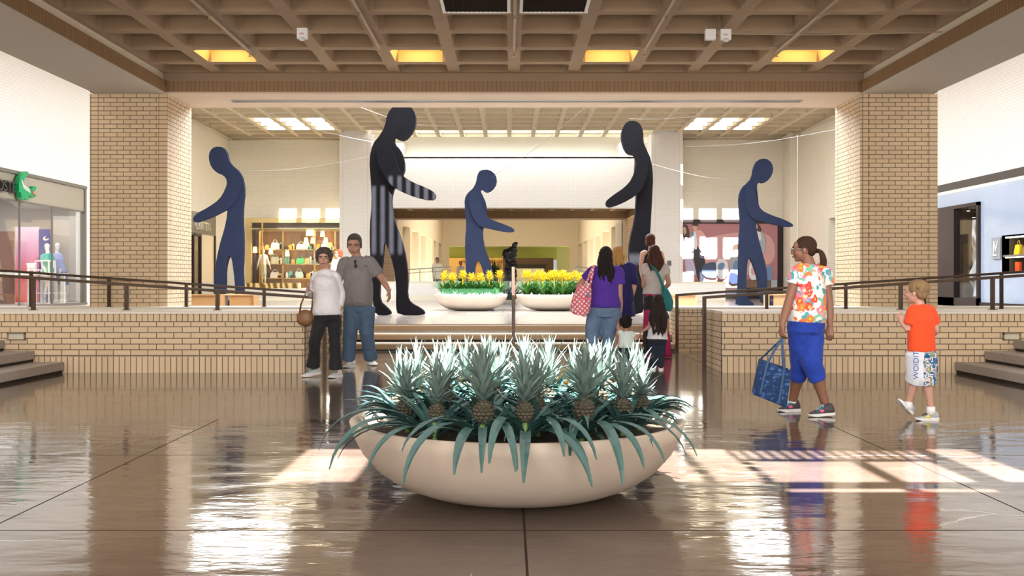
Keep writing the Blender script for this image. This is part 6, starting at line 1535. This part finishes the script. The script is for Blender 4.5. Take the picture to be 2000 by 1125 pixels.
# blue tote
def totem():
    m, nt, bb = nmat('tote_blue_print'); tc = nt.nodes.new('ShaderNodeTexCoord')
    n = nt.nodes.new('ShaderNodeTexNoise'); n.inputs['Scale'].default_value = 9; n.inputs['Distortion'].default_value = 2.5; nt.links.new(tc.outputs['Object'], n.inputs['Vector'])
    v = nt.nodes.new('ShaderNodeTexVoronoi'); v.inputs['Scale'].default_value = 26; nt.links.new(tc.outputs['Object'], v.inputs['Vector'])
    w_ = nt.nodes.new('ShaderNodeTexWave'); w_.wave_type = 'RINGS'; w_.inputs['Scale'].default_value = 9; w_.inputs['Distortion'].default_value = 6; nt.links.new(tc.outputs['Object'], w_.inputs[0])
    a = nt.nodes.new('ShaderNodeMixRGB'); a.blend_type = 'MULTIPLY'; a.inputs[0].default_value = 1
    r1 = ramp(nt, n.outputs['Fac'], [(.44, (0, 0, 0)), (.50, (1, 1, 1))]); r2 = ramp(nt, v.outputs['Distance'], [(.42, (1, 1, 1)), (.5, (.15, .15, .15))]); r3 = ramp(nt, w_.outputs['Fac'], [(.3, (.35, .35, .35)), (.5, (1, 1, 1))])
    nt.links.new(r1.outputs[0], a.inputs[1]); nt.links.new(r2.outputs[0], a.inputs[2])
    a2 = nt.nodes.new('ShaderNodeMixRGB'); a2.blend_type = 'MULTIPLY'; a2.inputs[0].default_value = 1; nt.links.new(a.outputs[0], a2.inputs[1]); nt.links.new(r3.outputs[0], a2.inputs[2])
    mx = nt.nodes.new('ShaderNodeMixRGB'); mx.inputs[1].default_value = (.006, .030, .10, 1); mx.inputs[2].default_value = (.06, .13, .34, 1); nt.links.new(a2.outputs[0], mx.inputs[0]); nt.links.new(mx.outputs[0], bb.inputs['Base Color']); bb.inputs['Roughness'].default_value = .6; bb.inputs['Specular IOR Level'].default_value = .2
    return m
Dt = 8.36
tt_ = thing('tote_bag', 'large dark blue tote bag with light blue floral print held by the floral shirt woman', 'bag', at(1507, 790, Dt))
ptsb = [(1485, 703), (1546, 727), (1536, 797), (1469, 770)]
b = MB(); fr_ = [at(x, y, Dt) for x, y in ptsb]; bk = [at(x, y, Dt) for x, y in ((1489, 701), (1548, 722), (1543, 795), (1475, 768))]
bk = [p+Vector((.0, .12, .0)) for p in bk]
b.add(fr_+bk, [(0, 1, 2, 3), (4, 7, 6, 5), (0, 4, 5, 1), (1, 5, 6, 2), (2, 6, 7, 3), (3, 7, 4, 0)]); ob = b.build('body', [totem()], tt_)
mo = ob.modifiers.new('Bevel', 'BEVEL'); mo.width = .008; mo.segments = 2
strapm = mat('tote_strap', (.012, .06, .15), .5); hx = Pf['wrL']+Vector((0, -.0, -.115))
for k_, (pa, pb_) in enumerate((((1496, 770), (1524, 712)), ((1478, 770), (1500, 708)))):
    pass
for base_, dep in (((1499, 709), 0), ((1532, 722), 0)):
    b = MB(); top_ = hx+Vector((.0, -.01, .01)); q = at(base_[0], base_[1], Dt-.006); lowp = at(base_[0]-11, base_[1]+66, Dt-.008) if base_[0] > 1510 else at(base_[0]-14, base_[1]+60, Dt-.008)
    b.tube([lowp, q, lerp(q, top_, .55)+Vector((-.006, 0, 0)), top_], [(.011, .003)]*4, 8, side=(1, 0, 0)); b.build('strap', [strapm], tt_, uv=False)
for base_ in ((1493, 703), (1537, 718)):
    b = MB(); q = at(base_[0], base_[1], Dt)+Vector((0, .12, 0)); b.tube([q, lerp(q, hx, .5), hx+Vector((.008, .01, .01))], [(.009, .003)]*3, 8, side=(1, 0, 0)); b.build('strap', [strapm], tt_, uv=False)
# ---- boy
D = 8.2; orange_f = fabric('fabric_orange', (.88, .075, .012), bump=.25)
def shorts_m():
    m, nt, bb = nmat('shorts_print'); tc = nt.nodes.new('ShaderNodeTexCoord'); sp = nt.nodes.new('ShaderNodeSeparateXYZ'); nt.links.new(tc.outputs['Object'], sp.inputs[0])
    n = nt.nodes.new('ShaderNodeTexNoise'); n.inputs['Scale'].default_value = 22; n.inputs['Detail'].default_value = 2; n.inputs['Distortion'].default_value = 1; nt.links.new(tc.outputs['Object'], n.inputs['Vector'])
    r = ramp(nt, n.outputs['Fac'], [(0, (.01, .09, .16)), (.40, (.02, .14, .35)), (.48, (.65, .65, .62)), (.56, (.30, .03, .06)), (.59, (.03, .18, .22)), (.66, (.35, .45, .06))], 'CONSTANT')
    w_ = nt.nodes.new('ShaderNodeMixRGB'); w_.inputs[2].default_value = (.74, .76, .82, 1)
    th_ = nt.nodes.new('ShaderNodeMath'); th_.operation = 'LESS_THAN'; th_.inputs[1].default_value = -.015; nt.links.new(sp.outputs['X'], th_.inputs[0])
    nt.links.new(th_.outputs[0], w_.inputs[0]); nt.links.new(r.outputs[0], w_.inputs[1]); nt.links.new(w_.outputs[0], bb.inputs['Base Color']); bb.inputs['Roughness'].default_value = .8
    return m
root, Pb, M = person('small boy with sandy hair, bright orange t-shirt and printed shorts walking left', D, dict(head=(1789, 571), neck=(1797, 593), pelvis=(1800, 684), shL=(1784, 609, -.03), shR=(1815, 609, .03), elL=(1775, 644, -.02), wrL=(1761, 630, .02), elR=(1829, 645, .02), wrR=(1820, 655, .14), hipL=(1789, 694, .0), hipR=(1811, 694, .0), knL=(1787, 738, .03), knR=(1810, 740, -.02), anL=(1774, 789, .10), anR=(1818, 799, .0)),
    R(-155), skinm('skin_child', (.60, .33, .25)), h_boy, 'boy', vox=.006, k=.70, headz=1.22, hyaw=R(-135), top=orange_f, topo=dict(sleeve=.72, hem=-.02, flare=1.05, sw=1.25), bottom=shorts_m(), boto=dict(len=.60, r=(.120, .118, .112, .108, .105), name='shorts'), tw=dict(hip=(.108, .085), waist=(.106, .082), chest=(.108, .085), sh=(.105, .06)),
    hands=(dict(d=(-.3, .2, 1), a=(.5, -.6, 0), curl=1.5), dict(d=(-.2, 1, 0), curl=.6)), brow=h_boy, lip=mat('lips_child', (.55, .22, .18), .5))
sh_b = mat('sneaker_silver', (.42, .44, .48), .45, var=.3, vscale=25); yel = mat('accent_yellow', (.75, .65, .05), .5); lnv = mat('lace_navy', (.03, .04, .12), .5)
shoe(root, G(1831, 8.22, 0), G(1788, 8.19, 0), .075, sh_b, rubber, lace=lnv, accent=yel, height=.075)
Hh = G(1778, 8.33, .03); Tt = G(1753, 8.28, .15); shoe(root, Hh, Tt, .075, sh_b, rubber, lace=lnv, accent=yel, height=.075, up=(.3, 0, 1))
for q in (Pb['anR'], Pb['anL']):
    b = MB(); b.tube([q+Vector((0, 0, -.045)), q+Vector((0, 0, .022))], [.036, .034], 14); b.build('sock', [sock], root, smooth=True, uv=False)
tx = text_mesh('lettering', 'WOIDIT', .062, Matrix.Identity(4), mat('letter_blue', (.03, .10, .38), .6), None, .002)
tx.data.transform(Matrix.Translation(-Vector(root['_org'])) @ Matrix.Translation(at(1794, 741, D-.122)) @ Matrix.Rotation(R(-90), 4, 'Y') @ Matrix.Rotation(R(90), 4, 'X')); tx.parent = root

# ---- far people
lpf = mat('fabric_cream', (.75, .70, .55), .9)
D = 26.0
root, _, M = person('red haired woman in white top far behind the older couple', D, dict(head=(661, 496), neck=(662, 506), pelvis=(663, 551), shL=(652, 511), shR=(673, 511), elL=(649, 528), wrL=(650, 543, -.1), elR=(677, 528), wrR=(676, 543, -.1), hipL=(658, 555), hipR=(668, 555), knL=(658, 578), knR=(668, 578), anL=(658, 599), anR=(668, 599)),
    R(-25), skinm('skin_pale', (.75, .45, .36)), h_red, 'bob', vox=.012, hyaw=R(-45), top=white_f, topo=dict(sleeve=1.5), bottom=black_f, zref=ZP)
for x in (658, 668): shoe(root, G(x, D+.05, ZP), G(x-1, D-.2, ZP), .1, black_f, rubber)
D = 43.0
root, _, M = person('man in loose cream shirt and jeans standing far off behind the white parapet', D, dict(head=(854, 508), neck=(854.5, 514), pelvis=(854, 543), shL=(847.5, 517), shR=(861.5, 517), elL=(845, 529), wrL=(848, 539, -.12), elR=(864, 529), wrR=(861, 539, -.12), hipL=(850.5, 546), hipR=(857.5, 546), knL=(850.5, 564), knR=(858, 564), anL=(850, 579), anR=(858, 579)),
    R(10), sk_mid, h_dbr, 'short', vox=.018, g=1.1, top=lpf, topo=dict(sleeve=.8, belly=1.2, sc=1.15), bottom=den_man, zref=ZP, tw=dict(hip=(.17, .13), waist=(.17, .13), chest=(.18, .13), sh=(.16, .09)))
for x in (850, 858): shoe(root, G(x, D+.05, ZP), G(x-.5, D-.2, ZP), .1, black_f, rubber)
D = 52.0
root, _, M = person('red haired person in white shirt far off before the amber store front', D, dict(head=(899.5, 514), neck=(900, 520), pelvis=(900, 543), shL=(894.5, 522), shR=(905.5, 522), elL=(893, 532), wrL=(894, 541, -.1), elR=(907, 532), wrR=(906, 541, -.1), hipL=(897.5, 546), hipR=(902.5, 546), knL=(897.5, 560), knR=(902.5, 560), anL=(897.5, 573), anR=(902.5, 573)),
    0, sk_mid, h_red, 'bob', vox=.02, top=white_f, topo=dict(sleeve=1.4), bottom=den_dk, zref=ZP)
for x in (897.5, 902.5): shoe(root, G(x, D+.05, ZP), G(x-.5, D-.2, ZP), .1, black_f, rubber)
# ---- mannequins
mq = mat('mannequin_white', (.80, .78, .76), .3)
D = 27.4; zf = .56; fy = lambda D_, z: CY+(CH-z)*F/D_
root, _, M = person('white mannequin in teal polo shirt and white shorts in the left shop window', D, dict(head=(92, 483), neck=(93, 494), pelvis=(96, 532), shL=(83, 501, -.1), shR=(101, 502, .0), elL=(83, 517, -.1), wrL=(90, 533, -.2), elR=(104, 518), wrR=(104, 534), hipL=(89, 537), hipR=(101, 537), knL=(88, 561), knR=(108, 559), anL=(86, fy(D, zf)-4), anR=(110, fy(D, zf)-4)),
    R(25), mq, None, None, vox=.014, plain=True, headz=.95, name='mannequin', cat='mannequin', top=mat('polo_teal', (.02, .38, .32), .8, var=.4, vscale=18), topo=dict(sleeve=.55, hem=-.02), bottom=mat('shorts_white', (.75, .70, .70), .8), boto=dict(len=.5, name='shorts'), zref=zf)
for x in (86, 110):
    b = MB(); q = G(x, D, zf); b.ell(q+Vector((.02, -.06, .035)), (.05, .13, .035), 12, 8); b.build('foot', [mq], root, smooth=True, uv=False)
D = 27.9
root, _, M = person('white mannequin in pale blue shirt and blue shorts in the left shop window', D, dict(head=(112, 482), neck=(111, 494), pelvis=(118, 532), shL=(103, 501), shR=(119, 500), elL=(102, 517), wrL=(103, 534), elR=(121, 517), wrR=(117, 531, -.15), hipL=(113, 537), hipR=(123, 537), knL=(124, 559), knR=(131, 559), anL=(121, fy(D, zf)-4), anR=(128, fy(D, zf)-4)),
    R(30), mq, None, None, vox=.014, plain=True, headz=.95, name='mannequin', cat='mannequin', top=mat('shirt_pale_blue', (.36, .42, .72), .8), topo=dict(sleeve=.55, hem=-.02), bottom=mat('shorts_blue', (.12, .22, .50), .8), boto=dict(len=.46, name='shorts'), zref=zf)
for x in (121, 128):
    b = MB(); q = G(x, D, zf); b.ell(q+Vector((.02, -.06, .035)), (.05, .13, .035), 12, 8); b.build('foot', [mq], root, smooth=True, uv=False)
D = 42.6; zf = .86
root, _, M = person('white mannequin in white jacket and pale green dress in the gold boutique window', D, dict(head=(514.5, 491), neck=(514.5, 496), pelvis=(515, 519), shL=(508.5, 500), shR=(520.5, 500), elL=(505, 512), wrL=(502.5, 523), elR=(524, 511), wrR=(528, 522), hipL=(513, 522), hipR=(517.5, 522), knL=(512.5, 539), knR=(518, 539), anL=(513, 552), anR=(518, 552)),
    R(5), mq, None, None, vox=.014, plain=True, k=.8, name='mannequin', cat='mannequin', top=mat('jacket_white', (.78, .79, .82), .8), topo=dict(sleeve=1.7, hem=.25), skirt=dict(hem=537, r=(.13, .10), m=mat('dress_sage', (.50, .60, .55), .8)), zref=zf, tw=dict(hip=(.12, .09), waist=(.10, .08), chest=(.12, .09), sh=(.11, .07)))
for x in (513, 518):
    b = MB(); q = G(x, D, zf); b.ell(q+Vector((0, -.05, .03)), (.035, .09, .03), 12, 8); b.build('foot', [mq], root, smooth=True, uv=False)
WORLD = .55; SUN = 74; P_COURT = 4000; P_BAY = 330; P_STRIP = 340; P_AISLE = 290; P_NEAR = 400; P_HALL = 1200; P_SHOP = 110; EXPO = 0.0; P_REAR = 3200
# ================================================================ light, camera
w = bpy.data.worlds.new('World'); SC.world = w; w.use_nodes = True
bg = w.node_tree.nodes['Background']; bg.inputs[0].default_value = (.92, .97, 1.0, 1); bg.inputs[1].default_value = WORLD
s = bpy.data.lights.new('Sun', 'SUN'); s.energy = SUN; s.angle = R(.6); s.color = (1, .98, .96)
so = bpy.data.objects.new('Sun', s); COL.objects.link(so)
so.rotation_euler = Vector((0, 1, -1.45)).to_track_quat('-Z', 'Y').to_euler()
dn = (0, 0, 0)
area('daylight_court', (0, 23.0, ZR-.05), (10, 8), P_COURT, (.88, .93, 1), dn)
area('daylight_bay_left', (-8.6, 31.6, ZR-.06), (2.8, 2.6), P_BAY, (1, .985, .93), dn)
area('daylight_bay_right', (8.6, 31.6, ZR-.06), (2.8, 2.6), P_BAY, (1, .985, .93), dn)
area('daylight_strip', (0, 40.9, 7.3), (9.5, .7), P_STRIP, (.95, .98, 1), dn)
for x in (-9.3, 9.3): area('daylight_aisle', (x, 12, 8.2), (4, 26), P_AISLE, (.90, .94, 1), dn)
area('roof_light_near', (0, 3.5, ZC-.02), (10, 11), 1, (1,.97,.94), dn).data.energy = P_NEAR
area('daylight_hall', (0, 66, 7.2), (7, 26), P_HALL, (1, .93, .82), dn)
area('shop_light_left', (-14, 25, 3.7), (4, 9), P_SHOP*2.6, (1, .97, .95), dn)
area('shop_light_right', (13.6, 25, 3.7), (2.5, 9), P_SHOP*.5, (1, .95, .9), dn)
area('boutique_light', (-9, 42.7, 3.78), (5, 1.2), P_SHOP*1.8, (1, .85, .6), dn)
area('shop_light_back', (-13.8, 38, 3.7), (3, 4), P_SHOP*.5, (1, .85, .65), dn)
area('far_store_light', (-1, 91, 4.3), (8, 8), P_SHOP*2.5, (1, .8, .5), dn)
for s_ in (-1, 1): area('hall_shop_light', (s_*7.9, 66, 4.2), (2, 30), P_SHOP*1.2, (1, .85, .6), dn)

area('rear_fill', (0, -16, 5.2), (13, 5), P_REAR, (1, .98, .96), (R(84), 0, 0))  # unseen fill lamp added behind the camera to brighten the foreground
cam = bpy.data.cameras.new('Camera'); co = bpy.data.objects.new('Camera', cam); COL.objects.link(co)
co.location = (0, 0, CH); co.rotation_euler = (R(90), 0, 0)
cam.sensor_width = 36; cam.lens = 36*F/2000
cam.shift_x = (1000-CX)/2000; cam.shift_y = -(562.5-CY)/2000
cam.clip_end = 300; cam.clip_start = .05
SC.camera = co
SC.view_settings.view_transform = 'Standard'; SC.view_settings.look = 'None'; SC.view_settings.exposure = EXPO; SC.view_settings.gamma = 1
for o in bpy.data.objects:
    if '_org' in o: del o['_org']
